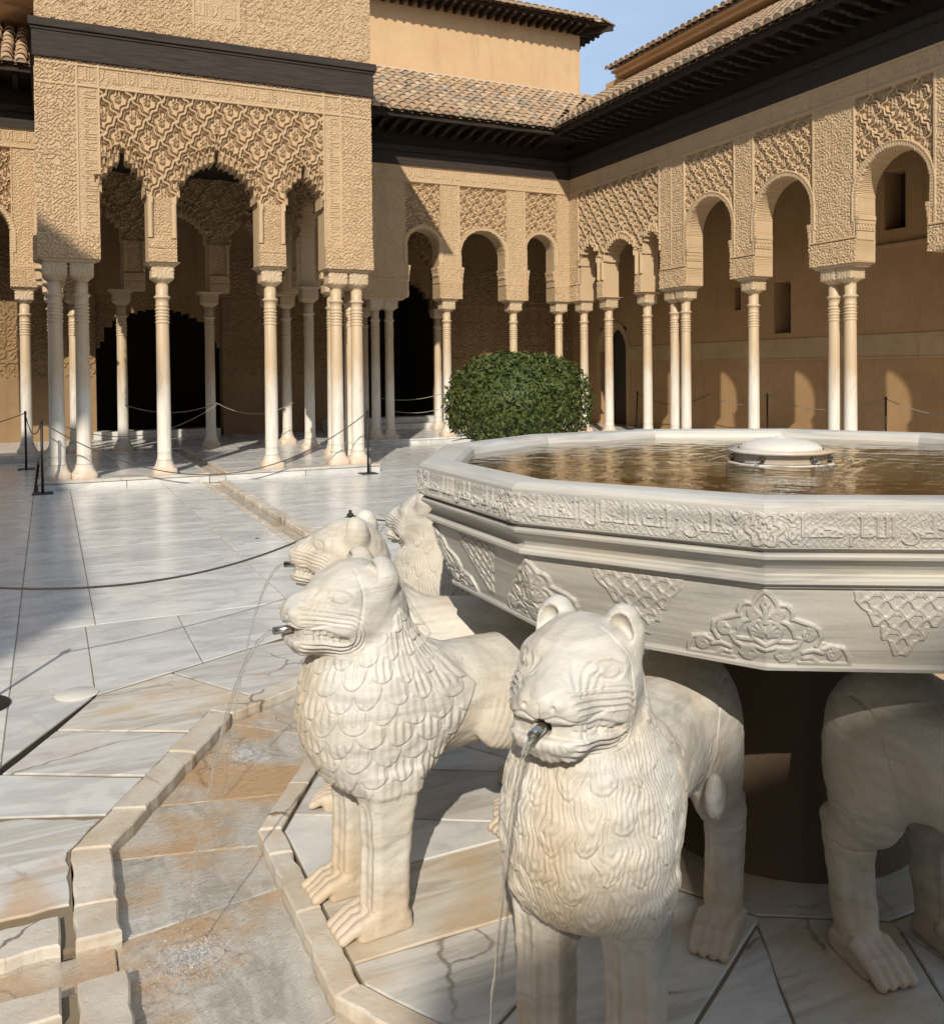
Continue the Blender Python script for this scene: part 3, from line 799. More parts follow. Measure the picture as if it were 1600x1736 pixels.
# beam course, upper storey, roof
bm = MB()
bm.box(PX0 - 0.03, PX1 + 0.03, PY0 - 0.05, PY0 + 0.40, 5.972, 6.37).box(PX0 - 0.07, PX1 + 0.07, PY0 - 0.09, PY0 + 0.40, 6.372, 6.48)
bm.box(PX0 - 0.045, PX1 + 0.045, PY0 - 0.065, PY0 + 0.40, 6.33, 6.369)
for s, x in ((-1, PX0), (1, PX1)):
    xa, xb = (x - 0.03, x + 0.37) if s < 0 else (x - 0.37, x + 0.03)
    bm.box(xa, xb, PY0 + 0.402, YB + 0.3, 5.972, 6.37)
    xa, xb = (x - 0.07, x + 0.37) if s < 0 else (x - 0.37, x + 0.07)
    bm.box(xa, xb, PY0 + 0.402, YB + 0.3, 6.372, 6.48)
bm.build('beam', M['wood_beam'], PV)
def up_h(u, z):
    h = 0.010 * floral(u, z, 0.21) + 0.006 * floral(u + 0.07, z, 0.09)
    ring = np.abs((u / 0.26 + (np.floor(z / 0.23) % 2) * 0.5) % 1.0 - 0.5) 
    h = h + 0.010 * (1 - sstep(0.30, 0.42, np.hypot(ring * 2, ((z / 0.23) % 1.0 - 0.5) * 2)))
    med = (np.abs(u - 2.35) < 0.31) & (z > 6.75)
    h = np.where(med, 0.016 * motto(u, z, 6.78 + 0.3 * np.floor((z - 6.78) / 0.3), 7.08 + 0.3 * np.floor((z - 6.78) / 0.3)), h)
    h = np.where((np.abs(np.abs(u - 2.35) - 0.33) < 0.02) & (z > 6.72), 0.020, h)
    for sx in (0.55, 1.62, 3.3, 4.3): h = np.where(np.abs(u - sx - 0.02 * np.sin(z * 9)) < 0.008, 0.0, h)
    return h
relief_wall('upper_wall', PX0 + 0.004, PX1 - 0.004, 6.482, 8.30, 0.0125, up_h, lambda u, z: np.ones_like(u, bool), 0.36, (0, PY0, 0), (1, 0, 0), (0, -1, 0), mat=M['stucco'], parent=PV)
MB().box(PX0 + 0.004, PX0 + 0.36, PY0 + 0.362, 20.55, 6.482, 8.30).build('upper_wall', M['stucco_flat'], PV)
MB().box(PX1 - 0.36, PX1 - 0.004, PY0 + 0.362, 20.55, 6.482, 8.30).build('upper_wall', M['stucco_flat'], PV)
OV = 0.72
r_ = MB(); x0, x1, y0, y1 = PX0 - OV, PX1 + OV, PY0 - OV, 20.9
ap = (PAVC, 17.2, 10.6); ap2 = (PAVC, 18.0, 10.6)
r_.add([(x0, y0, 8.43), (x1, y0, 8.43), (x1, y1, 8.43), (x0, y1, 8.43), ap, ap2], [(0, 1, 4), (1, 2, 5, 4), (2, 3, 5), (3, 0, 4, 5), (3, 2, 1, 0)])
r_.build('roof', M['tile_mass'], PV)
# coffered ceiling
MB().box(PX0 + 0.3, PX1 - 0.3, PY0 + 0.3, YB + 0.2, 5.45, 5.55).build('ceiling', M['wood'], PV)
# columns
def pv_col(x, y): return column(PV, x, y)
CY = PY0 + 0.18
for x in (0.11, 0.45): pv_col(x, CY)
for x in (4.17, 4.51): pv_col(x, CY)
pv_col(0.11, CY + 0.36); pv_col(4.51, CY + 0.36)
impost(PV, 0.29, CY, 0.375, 0.205); impost(PV, 4.345, CY, 0.375, 0.205)
impost(PV, 0.11, CY + 0.41, 0.205, 0.19); impost(PV, 4.51, CY + 0.41, 0.205, 0.19)
for x in (1.535, 3.12):
    pv_col(x, CY); impost(PV, x, CY, 0.235, 0.225)
YR = YB + 0.13
for x in (1.30, 2.95):
    pv_col(x, YR); impost(PV, x, YR, 0.235, 0.225)
for x in (0.12, 0.46, 4.15, 4.50):
    pv_col(x, YR)
impost(PV, 0.29, YR, 0.375, 0.205); impost(PV, 4.33, YR, 0.375, 0.205)
for y in (PY0 + 1.63, PY0 + 3.2):
    for x in (0.10, PX1 - 0.20):
        pv_col(x, y); impost(PV, x, y, 0.205, 0.225)
# platform and step: slabs with a water channel down the middle
CHX0, CHX1 = 2.13, 2.36
plat = MB(); plat.box(PX0 - 0.02, CHX0 - 0.06, PY0 - 0.02, YB, -0.05, ZS - 0.03); plat.box(CHX1 + 0.06, PX1 + 0.02, PY0 - 0.02, YB, -0.05, ZS - 0.03)
PLAT = plat.build('platform', M['mortar'], PV)
def slab(parent, x0, x1, y0, y1, z0, z1, mat, name='marble_slab', bev=0.006):
    m = MB().box((x0 - x1) / 2, (x1 - x0) / 2, (y0 - y1) / 2, (y1 - y0) / 2, z0 - z1, 0, bev)
    return m.build(name, mat, parent, ((x0 + x1) / 2, (y0 + y1) / 2, z1))
g = 0.004
for xa, xb in ((PX0 - 0.05, CHX0 - 0.005), (CHX1 + 0.005, PX1 + 0.05)):
    n = 2 if xa < 0 else 2
    xs_ = np.linspace(xa, xb, n + 1)
    for i in range(n): slab(PLAT, xs_[i] + g, xs_[i + 1] - g, PY0 - 0.10, PY0 - 0.021, -0.03, ZS - 0.045, M['floor'], 'step_slab')
    ys_ = [PY0 - 0.115, PY0 + 0.36, PY0 + 1.3, PY0 + 2.25, PY0 + 3.2, PY0 + 4.1, YB + 0.0]
    for j in range(len(ys_) - 1):
        k = 2 if j else 1
        xx = np.linspace(xa - (0.012 if j == 0 else 0), xb + (0.012 if j == 0 else 0), k + 2 if j % 2 else k + 1)
        for i in range(len(xx) - 1): slab(PLAT, xx[i] + g, xx[i + 1] - g, ys_[j] + g, ys_[j + 1] - g, ZS - 0.04, ZS, M['floor_ring'] if j == 0 else M['floor'])

# ================================================================== back arcade
BK = thing('back_arcade', 'arcaded gallery behind the shrub, round arches under a tiled roof and dark eave', 'arcade')
BARCH = [(7.545, 0.375, 4.36), (9.02, 0.555, 4.22), (10.51, 0.365, 4.40)]     # centre, half width, springing
def arch_sd(u, z, c, hw, zc, teeth=0.0):
    """signed distance, negative inside a stilted round arch"""
    d = np.where(z > zc, np.hypot(u - c, z - zc) - hw, np.abs(u - c) - hw)
    if teeth:
        th = np.where(z > zc, np.arctan2(z - zc, u - c) * hw, z)
        d = d + teeth * np.abs(np.sin(th * 2 * pi / 0.06)) 
    return d
def panel_h(u, z, arches, panels, zb0, pitch=0.33, cell_q=0.22, ped=True, muq=()):
    h = 0.011 * floral(u, z, 0.14)
    h = np.where(z > zb0, 0.018 * motto(u, z, zb0 + 0.03, zb0 + 0.31) - 0.002, h)
    h = np.where((np.abs(z - zb0) < 0.02), 0.03, h)
    h = np.where(z > zb0 + 0.315, 0.035, h)
    for (a, b, zt, zlow) in panels:
        inp = (u > a) & (u < b) & (z < zt) & (z > zlow)
        h = np.where(inp, 0.026 * sebka(u, z, pitch, cell_q, u0=(a + b) / 2, z0=zt, lobe=0.06) - 0.022, h)
        fr = (((np.abs(u - a) < 0.018) | (np.abs(u - b) < 0.018)) & (z < zt + 0.018) & (z > 3.62))
        h = np.where(fr, 0.020, h)
    for c, hw, zc in arches:
        d = arch_sd(u, z, c, hw, zc)
        ring = (d > 0) & (d < 0.075) & (z > zc - 0.35)
        h = np.where(ring, 0.012 + 0.010 * np.abs(np.sin(np.where(z > zc, np.arctan2(z - zc, u - c) * hw, z) * pi / 0.045)), h)
        h = np.where((d > 0.075) & (d < 0.10) & (z > zc - 0.35), 0.028, h)
    h = np.where(z < 3.58, 0.035 + 0.012 * floral(u, z, 0.12), h)
    h = np.where((np.abs(z - 3.60) < 0.016), 0.045, h)
    return h
def bk_keep(u, z):
    k = np.ones_like(u, bool)
    for c, hw, zc in BARCH: k &= arch_sd(u, z, c, hw, zc) > 0
    return k
def bk_snap(u, z):
    return np.minimum.reduce([arch_sd(u, z, c, hw, zc, 0.008) for c, hw, zc in BARCH])
BPAN = [(7.12, 7.98, 5.73, 4.36), (8.42, 9.63, 5.73, 4.2), (10.10, 10.96, 5.73, 4.4)]
relief_wall('arch_wall', 5.35, XW - 0.002, Z_IMP, Z_BAND1, 0.0155, lambda u, z: panel_h(u, z, BARCH, BPAN, Z_BAND0), bk_keep, 0.38, (0, YB, 0), (1, 0, 0), (0, -1, 0), snap=bk_snap, mat=M['stucco'], parent=BK)
# stretch of the same arcade to the left of the pavilion
LARCH = [(-1.15, 0.56, 4.20)]
relief_wall('arch_wall', -2.2, PX0 - 0.02, Z_IMP, Z_BAND1, 0.0155, lambda u, z: panel_h(u, z, LARCH, [(-1.76, -0.545, 5.73, 4.2)], Z_BAND0),
            lambda u, z: arch_sd(u, z, -1.15, 0.56, 4.20) > 0, 0.38, (0, YB, 0), (1, 0, 0), (0, -1, 0), snap=lambda u, z: arch_sd(u, z, -1.15, 0.56, 4.2, 0.008), mat=M['stucco'], parent=BK)
for x in (-0.37,): column(BK, x, YB + 0.19); impost(BK, x, YB + 0.19, 0.235, 0.225)
for x in (6.47, 6.79): column(BK, x, YB + 0.19)
impost(BK, 6.63, YB + 0.19, 0.50, 0.215)
for x in (8.17, 9.87): column(BK, x, YB + 0.19); impost(BK, x, YB + 0.19, 0.235, 0.225)
column(BK, 11.10, YB + 0.19); impost(BK, 11.13, YB + 0.19, 0.235, 0.215)
# small corbels carrying the arches
def corbels(parent, lst, axis):
    for (c, hw) in lst:
        for s in (-1, 1):
            b = MB()
            for i, (dd, za, zb) in enumerate([(0.055, 3.86, 3.93), (0.045, 3.80, 3.857), (0.03, 3.70, 3.797), (0.018, 3.56, 3.697)]):
                e = c + s * hw; lo, hi = (e - dd, e + 0.006) if s > 0 else (e - 0.006, e + dd)
                if axis == 'x': b.box(lo, hi, YB - 0.03, YB + 0.34, za, zb, 0.006)
                else: b.box(XW - 0.03, XW + 0.34, lo, hi, za, zb, 0.006)
            for k in range(5):
                e = c + s * (hw - 0.022); dd = 0.02
                t = (k + 0.5) / 5 * 0.33
                if axis == 'x': b.box(e - dd, e + dd, YB - 0.012 + t - 0.02, YB - 0.012 + t + 0.02, 3.735, 3.800)
                else: b.box(XW - 0.012 + t - 0.02, XW - 0.012 + t + 0.02, e - dd, e + dd, 3.735, 3.800)
            b.build('corbel', M['stucco'], parent)
corbels(BK, [(c, hw) for c, hw, z in BARCH], 'x')
# eave of the back arcade
XI, YI = 13.5, 22.0
EB, EW = 0.85, 0.85            # overhangs
ZE = 7.06                      # underside of the eave tiles
def eave_back(parent, xa, xb, xf=None):
    xf = xf or xb
    MB().box(xa, xf, YB - 0.04, YB + 0.36, Z_BAND1 + 0.002, 6.40).box(xa, xf, YB - 0.10, YB + 0.36, 6.402, 6.52).build('frieze', M['wood_beam'], parent)
    MB().box(xa, xf, YB - 0.02, YB + 0.3, 6.522, ZE - 0.127).build('upper_board', M['wood'], parent)
    me = rafter_mesh(EB + 0.15)
    x = xa + 0.16
    while x < xb:
        link('rafter', me, M['wood'], parent, (x, YB - EB + 0.10, ZE - 0.26)).rotation_euler = (-0.05, 0, 0); x += 0.30
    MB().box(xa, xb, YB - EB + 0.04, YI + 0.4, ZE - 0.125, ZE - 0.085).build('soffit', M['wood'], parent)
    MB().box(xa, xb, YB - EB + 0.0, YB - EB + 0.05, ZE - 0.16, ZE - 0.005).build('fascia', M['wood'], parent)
eave_back(BK, PX1 + 0.02, XW - EW, XW - 0.042)
eave_back(BK, -3.0, PX0 - 0.02)
SLOPE = 0.60
XT_ = 12.95
PITCH_T = 0.222
def trim_b(c):
    # the roof is cut along the valley where the two wings meet
    return 12
CA = 1 / sqrt(1 + SLOPE * SLOPE)
xe = XW - EW - 0.06
tiled_roof(BK, (PX1 + 0.10, YB - EB - 0.06, ZE - 0.03), (1, 0), (0, 1), int((XT_ - PX1) / PITCH_T) + 3, 12, PITCH_T, 0.31, SLOPE, 290, start=lambda a: (PX1 + 0.10 + a - xe) / CA)
tiled_roof(BK, (-3.0, YB - EB - 0.06, ZE - 0.03), (1, 0), (0, 1), 13, 10, PITCH_T, 0.31, SLOPE, 14)

# ================================================================== right arcade
RW = thing('right_arcade', 'long arcaded gallery along the right side with lozenge lattice panels over its arches', 'arcade')
WARCH = [(13.50, 0.63, 4.19), (11.62, 0.63, 4.19), (9.42, 0.63, 4.20), (7.25, 0.63, 4.20)]
MARCH = [(17.62, 0.36, 4.66), (16.42, 0.60, 4.62), (15.27, 0.30, 4.62)]
def wg_keep(u, z):
    k = np.ones_like(u, bool)
    for c, hw, zc in WARCH: k &= arch_sd(u, z, c, hw, zc) > 0
    for c, hw, ap in MARCH: k &= ~(z < mq_top(u, c, hw, ap, 4.02))
    return k
def wg_snap(u, z):
    return np.minimum.reduce([arch_sd(u, z, c, hw, zc, 0.010) for c, hw, zc in WARCH])
WPAN = [(12.79, 14.22, 5.73, 4.2), (10.93, 12.31, 5.73, 4.2), (8.71, 10.11, 5.73, 4.2), (6.55, 7.95, 5.73, 4.2)]
def wg_h(u, z):
    h = panel_h(u, z, WARCH, WPAN[:2], Z_BAND0, pitch=0.335, cell_q=0.23)
    h2 = panel_h(u, z, WARCH, WPAN[2:], Z_BAND0, pitch=0.42, cell_q=0.27)
    h = np.where(u < 10.3, h2, h)
    inp = (u > 15.02) & (u < 18.08) & (z < 5.73) & (z > 4.0)
    h = np.where(inp, 0.036 * sebka(u, z, 0.36, 0.23, u0=16.42, z0=5.73, lobe=0.06, w=0.10) - 0.014, h)
    for c, hw, ap in MARCH:
        ax = np.abs(u - c); n = mq_n(hw); w = hw / (n + 0.35)
        T = mq_top(c + np.clip(ax, 0, hw), c, hw, ap, 4.02); dz = z - T
        ph = (ax + 0.15 * w) / w; x = ph - np.floor(ph) - 0.5
        inb = (dz > 0) & (dz < 0.15) & (ax < hw + 0.1) & (z > 3.98)
        h = np.where(inb, 0.05, h)
        h = np.where(inb & (np.abs(x) < 0.36) & (dz < 0.12), 0.05 - 0.07 * np.sqrt(np.clip(1 - (x / 0.36) ** 2, 0, 1)), h)
    for a, b in ((15.575, 15.81), (17.03, 17.255)):
        p = (u > a) & (u < b) & (z < 4.05); d = np.minimum(u - a, b - u)
        h = np.where(p, 0.012 * floral(u, z, 0.11), h)
        h = np.where(p & (d < 0.06) & (z > 3.6), 0.03 + 0.03 * np.sqrt(np.clip(1 - ((d - 0.03) / 0.03) ** 2, 0, 1)), h)
        h = np.where(p & (z < 3.58), 0.05 + 0.01 * floral(u, z, 0.11), h)
    for e in (15.0, 18.1): h = np.where((np.abs(u - e) < 0.02) & (z < 5.75), 0.025, h)
    h = np.where((z > 3.60) & (np.abs(u - 14.62) < 0.012) & (z < 5.74), 0.022, h)
    return h
relief_wall('arch_wall', 6.2, YB + 0.30, Z_IMP, Z_BAND1, 0.0145, wg_h, wg_keep, 0.38, (XW, 0, 0), (0, 1, 0), (-1, 0, 0), snap=wg_snap, mat=M['stucco'], parent=RW)
CXW = XW + 0.19
for y in (18.18, 17.14, 15.69): column(RW, CXW, y)
impost(RW, CXW, 18.18, 0.215, 0.215); impost(RW, CXW, 17.14, 0.225, 0.225); impost(RW, CXW, 15.69, 0.225, 0.225)
for y in (14.77, 14.42): column(RW, CXW, y)
impost(RW, CXW, 14.60, 0.215, 0.42)
column(RW, CXW, 12.52); impost(RW, CXW, 12.55, 0.215, 0.25)
for y in (10.68, 10.36): column(RW, CXW, y)
impost(RW, CXW, 10.52, 0.215, 0.45)
column(RW, CXW, 8.34); impost(RW, CXW, 8.34, 0.215, 0.26)
corbels(RW, [(c, hw) for c, hw, z in WARCH], 'y')
YWE = 6.0                      # where the built stretch of the wing ends
MB().box(XW - 0.04, XW + 0.36, YWE, YB - 0.105, Z_BAND1 + 0.002, 6.40).box(XW - 0.10, XW + 0.36, YWE, YB - 0.105, 6.402, 6.52).build('frieze', M['wood_beam'], RW)
MB().box(XW - 0.02, XW + 0.3, YWE, YB - 0.105, 6.522, ZE - 0.126).build('upper_board', M['wood'], RW)
me = rafter_mesh(EW + 0.15)
y = YWE + 0.15
while y < YB - EB + 0.2:
    o = link('rafter', me, M['wood'], RW, (XW - EW + 0.10, y, ZE - 0.26), -pi / 2); o.rotation_euler = (0, 0, -pi / 2); y += 0.30
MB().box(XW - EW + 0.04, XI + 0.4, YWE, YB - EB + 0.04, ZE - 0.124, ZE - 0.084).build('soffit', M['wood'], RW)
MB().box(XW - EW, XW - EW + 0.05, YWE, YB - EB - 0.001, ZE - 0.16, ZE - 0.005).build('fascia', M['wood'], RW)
# hip corner infill of the two eaves
MB().box(XW - EW, XW + 0.3, YB - EB + 0.04, YB + 0.3, ZE - 0.126, ZE - 0.086).build('soffit', M['wood'], RW)
ncw = int((YB - EB - YWE) / PITCH_T) + 11
ye = YB - EB - 0.06
tiled_roof(RW, (XW - EW - 0.06, ye + 3.33, ZE - 0.03), (0, -1), (1, 0), int((ye + 3.33 - YWE) / PITCH_T), 13, PITCH_T, 0.31, SLOPE, 150, start=lambda a: (3.33 - a) / CA - 0.001)
# triangular piece of the wing roof beyond the corner, up to the valley
for kx in range(1, 12):
    pass
vb = MB()
for k in range(11):
    a0 = k * 0.27
vb.tube([(XW - EW - 0.06 + t, YB - EB - 0.06 + t, ZE + 0.03 + SLOPE * t) for t in np.linspace(0, 3.1, 12)], 0.06, 6)
vb.build('valley_gutter', M['mortar_pale'], RW)

# ---------------------------------------------------------------- gallery interiors
HI = 5.25
inw = MB()
# inner wall of the right gallery with window holes: built as strips around the openings
WIN = [(13.66, 14.12, 2.30, 3.35), (15.10, 15.30, 2.85, 3.35), (10.98, 11.42, 4.02, 5.06)]   # y0,y1,z0,z1
def wall_x(mb, X, y0, y1, z0, z1, holes, th=0.5):
    ys_ = sorted({y0, y1, *[h for w in holes for h in w[:2]]}); zs_ = sorted({z0, z1, *[h for w in holes for h in w[2:]]})
    for a, b in zip(ys_[:-1], ys_[1:]):
        for c, d in zip(zs_[:-1], zs_[1:]):
            if any(w[0] <= a and b <= w[1] and w[2] <= c and d <= w[3] for w in holes): continue
            mb.box(X, X + th, a, b, c, d)
DOOR = (19.35, 20.55, ZS, 2.72)
wall_x(inw, XI, YWE, YI, ZS - 0.2, 6.9, WIN + [DOOR])
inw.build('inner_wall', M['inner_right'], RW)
MB().box(XI - 0.018, XI - 0.001, YWE, DOOR[0] - 0.15, 1.78, 2.18).build('dado_band', M['dado'], RW)
MB().box(XI - 0.030, XI - 0.001, YWE, DOOR[0] - 0.15, 1.745, 1.779).build('dado_moulding', M['dado'], RW)
MB().box(XI - 0.07, XI - 0.001, YWE, 11.75, 3.70, 3.76).build('ledge', M['dado'], RW)
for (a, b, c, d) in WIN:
    MB().box(XI + 0.42, XI + 0.48, a - 0.05, b + 0.05, c - 0.05, d + 0.05).build('window_dark_sheet', M['black'], RW)  # dark sheet behind each window hole, painted in place of shade
# arched door at the end: reveal, and a near-black sheet standing in for the dark opening
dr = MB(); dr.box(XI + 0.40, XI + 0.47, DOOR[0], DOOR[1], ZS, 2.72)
dro = dr.build('door_dark_sheet', M['black'], RW)
sp = MB()
n = 14; c_ = (DOOR[0] + DOOR[1]) / 2; r0 = (DOOR[1] - DOOR[0]) / 2 - 0.001
vs = []
for k in range(n + 1):
    a = pi * k / n; vs += [(XI - 0.012, c_ + r0 * cos(a), 2.08 + 0.62 * sin(a)), (XI - 0.012, c_ + (r0 + 0.16) * cos(a), 2.08 + 0.80 * sin(a)), (XI + 0.3, c_ + r0 * cos(a), 2.08 + 0.62 * sin(a))]
fs = []
for k in range(n): fs += [(3 * k, 3 * k + 1, 3 * k + 4, 3 * k + 3), (3 * k + 2, 3 * k, 3 * k + 3, 3 * k + 5)]
sp.add(vs, fs, True)
sp.box(XI - 0.012, XI - 0.002, DOOR[0] - 0.16, DOOR[0], ZS, 2.08).box(XI - 0.012, XI - 0.002, DOOR[1], DOOR[1] + 0.16, ZS, 2.08)
sp.build('door_surround', M['dado'], RW)
# right gallery floor and ceiling
fl = MB().box(XW - 0.16, XI + 0.6, YWE, YB - 0.19, -0.05, ZS - 0.03).build('floor_bed', M['mortar'], RW)
yy = np.linspace(YWE, YB - 0.19, 14)
for j in range(13): 
    xx = [XW - 0.20, XW + 0.40, XI - 0.9 + 0.2 * (j % 2), XI]
    for i in range(3): slab(fl, xx[i] + g, xx[i + 1] - g, yy[j] + g, yy[j + 1] - g, ZS - 0.04, ZS, M['floor'])
yy = np.linspace(YWE, YB - 0.19, 10)
for j in range(9): slab(fl, XW - 0.19, XW - 0.161, yy[j] + g, yy[j + 1] - g, -0.03, ZS - 0.042, M['floor'], 'step_slab')
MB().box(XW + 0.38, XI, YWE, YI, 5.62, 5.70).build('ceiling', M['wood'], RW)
# back gallery: floor, ceiling, inner wall with tall dark openings, hall behind
fl = MB().box(PX1 + 0.06, XI, YB - 0.16, YI + 0.4, -0.05, ZS - 0.03).build('floor_bed', M['mortar'], BK)
xx = [PX1 + 0.06, 6.2, 7.6, 9.0, 10.4, 11.8, XI]
for i in range(6):
    slab(fl, xx[i] + g, xx[i + 1] - g, YB - 0.20, YB + 0.42 - g, ZS - 0.04, ZS, M['floor'])
    slab(fl, xx[i] + g + 0.0, xx[i + 1] - g, YB + 0.42 + g, YB + 1.5 - g, ZS - 0.04, ZS, M['floor'])
    slab(fl, xx[i] + g, xx[i + 1] - g, YB + 1.5 + g, YI, ZS - 0.04, ZS, M['floor'])
    if xx[i + 1] < XW + 1: slab(fl, xx[i] + g, min(xx[i + 1], XW - 0.2) - g, YB - 0.19, YB - 0.161, -0.03, ZS - 0.042, M['floor'], 'step_slab')
slab(BK, 6.2, 9.4, YI - 0.75, YI + 0.2, ZS + 0.002, ZS + 0.15, M['floor'], 'step_slab')
slab(BK, 6.2, 9.4, YI - 0.45, YI + 0.2, ZS + 0.152, ZS + 0.30, M['floor'], 'step_slab')
slab(BK, 0.9, 3.65, YI - 0.35, YI + 0.2, ZS + 0.002, ZS + 0.18, M['floor'], 'step_slab')
fl = MB().box(-4.0, PX1 + 0.05, YB + 0.001, YI + 0.4, -0.05, ZS - 0.03).build('floor_bed', M['mortar'], BK)
xx = np.linspace(-4, PX1 + 0.05, 8)
for i in range(7):
    slab(fl, xx[i] + g, xx[i + 1] - g, YB + g, YB + 1.2, ZS - 0.04, ZS, M['floor']); slab(fl, xx[i] + g, xx[i + 1] - g, YB + 1.2 + g * 2, YI, ZS - 0.04, ZS, M['floor'])
fl = MB().box(-4.0, PX0 - 0.03, YB - 0.16, YB, -0.05, ZS - 0.03).build('floor_bed', M['floor'], BK)
iw = MB()
OPEN = [(0.98, 3.78, 3.4), (7.2, 9.4, 4.3)]
xs_ = [-4.0]
for a, b, zt in OPEN:
    iw.box(xs_[-1], a, YI, YI + 0.45, ZS - 0.2, 6.9); iw.box(a, b, YI, YI + 0.45, zt, 6.9); xs_.append(b)
iw.box(xs_[-1], XI + 0.5, YI, YI + 0.45, ZS - 0.2, 6.9)
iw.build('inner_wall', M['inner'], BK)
def fr_h(u, z): return 0.02 * sebka(u, z, 0.40, 0.28) 
def fr2(u, z):
    h = 0.022 * floral(u, z, 0.24)
    h = np.where((z % 1.45) < 0.42, 0.028 * sebka(u, z, 0.24, 0.14), h)
    return np.where(np.abs((z % 1.45) - 0.43) < 0.025, 0.02, h)
for a, b, z0, z1 in ((9.42, XI - 0.02, 0.9, 4.6), (3.80, 4.72, 1.55, 4.6), (-3.0, 0.96, 1.55, 4.6), (4.72, 7.18, 1.55, 4.6)):
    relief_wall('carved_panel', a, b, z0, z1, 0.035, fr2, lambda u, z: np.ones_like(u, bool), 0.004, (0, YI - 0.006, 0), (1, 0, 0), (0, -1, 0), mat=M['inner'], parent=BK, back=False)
MB().box(-4.0, XI, YB + 0.38, YI, 5.62, 5.70).build('ceiling', M['wood'], BK)
for (c_, hw_, ap_, sp_, z0_, z1_) in ((2.38, 1.30, 3.30, 2.35, 2.2, 3.40), (8.30, 0.98, 4.20, 3.15, 3.0, 4.30)):
    relief_wall('portal_arch', c_ - hw_ - 0.12, c_ + hw_ + 0.12, z0_, z1_, 0.03, lambda u, z: 0.014 * floral(u, z, 0.22), lambda u, z: (z > mq_top(u, c_, hw_, ap_, sp_)), 0.2, (0, YI + 0.12, 0), (1, 0, 0), (0, -1, 0), mat=M['inner'], parent=BK)
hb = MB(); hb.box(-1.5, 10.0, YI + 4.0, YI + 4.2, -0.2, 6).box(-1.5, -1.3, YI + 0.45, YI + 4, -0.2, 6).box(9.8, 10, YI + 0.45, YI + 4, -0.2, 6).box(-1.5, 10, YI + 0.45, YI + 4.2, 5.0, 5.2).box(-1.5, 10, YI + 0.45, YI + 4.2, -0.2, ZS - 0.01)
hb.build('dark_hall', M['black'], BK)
# an inner carved arch glimpsed through the middle arch
ia = lambda u, z: (z > mq_top(u, 8.0, 0.85, 4.9, 3.9))
relief_wall('inner_arch', 6.95, 9.0, 3.2, 5.6, 0.03, fr_h, ia, 0.2, (0, YI - 1.05, 0), (1, 0, 0), (0, -1, 0), mat=M['inner'], parent=BK)
for x in (7.0, 8.95):
    column(BK, x, YI - 0.95)

# ================================================================== upper buildings
UH = thing('tower_hall', 'plain ochre plastered upper hall with its own tiled eave above the back roof', 'building')
YT, XT = 20.6, 12.95
MB().box(PX1 + 0.0, XT, YT, YT + 6.0, 6.0, 10.86).build('wall', M['ochre'], UH)
ev = MB(); ZT = 10.62; DT = 0.66
me = rafter_mesh(DT + 0.2, 0.075, 0.12)
x = PX1 + 0.1
while x < XT:
    link('rafter', me, M['wood'], UH, (x, YT - DT + 0.06, ZT - 0.13)); x += 0.235
y = YT + 0.0
while y < YT + 3:
    link('rafter', me, M['wood'], UH, (XT + DT - 0.06, y, ZT - 0.13)).rotation_euler = (0, 0, pi / 2); y += 0.235
d_ = MB(); d_.add([(XT + 0.0, YT - 0.0, ZT - 0.13), (XT + DT - .02, YT - DT + .02, ZT - 0.13), (XT + DT - .1, YT - DT + .02, ZT - 0.13), (XT - 0.1, YT, ZT - 0.13), (XT + 0.0, YT - 0.0, ZT - 0.01), (XT + DT - .02, YT - DT + .02, ZT - 0.01), (XT + DT - .1, YT - DT + .02, ZT - 0.01), (XT - 0.1, YT, ZT - 0.01)], [(0, 1, 2, 3), (7, 6, 5, 4), (0, 4, 5, 1), (1, 5, 6, 2), (2, 6, 7, 3)])
d_.build('hip_rafter', M['wood'], UH)
MB().box(PX1, XT + DT - 0.04, YT - DT + 0.04, YT, ZT, ZT + 0.03).box(XT, XT + DT - 0.04, YT + 0.001, YT + 3, ZT, ZT + 0.03).build('soffit', M['wood'], UH)
tiled_roof(UH, (PX1 + 0.0, YT - DT - 0.05, ZT + 0.05), (1, 0), (0, 1), int((XT + DT - PX1) / PITCH_T), 3, PITCH_T, 0.31, 0.45, 60, trim=lambda c: int(((int((XT + DT - PX1) / PITCH_T) - c) * PITCH_T) / 0.28))
tiled_roof(UH, (XT + DT + 0.05, YT - DT, ZT + 0.05), (0, 1), (-1, 0), 13, 3, PITCH_T, 0.31, 0.45, 16, trim=lambda c: int((c + 0.6) * PITCH_T / 0.28))
MB().add([(PX1, YT - DT, ZT + 0.04), (XT + DT, YT - DT, ZT + 0.04), (XT + DT, YT + 6, ZT + 0.04), (PX1, YT + 6, ZT + 0.04), (PX1, YT + 3, ZT + 1.6), (XT - 2.4, YT + 3, ZT + 1.6)], [(0, 1, 5, 4), (1, 2, 5), (2, 3, 4, 5), (3, 0, 4)]).build('roof', M['tile_mass'], UH)
# white lime flashing where the roof meets the wall
fl_ = MB(); zc0 = ZE - 0.03 + SLOPE * (YT - YB + EB + 0.06)
fl_.box(PX1, XT + 0.05, YT - 0.10, YT + 0.01, zc0 - 0.05, zc0 + 0.10, 0.03); fl_.build('flashing', M['mortar_pale'], UH)

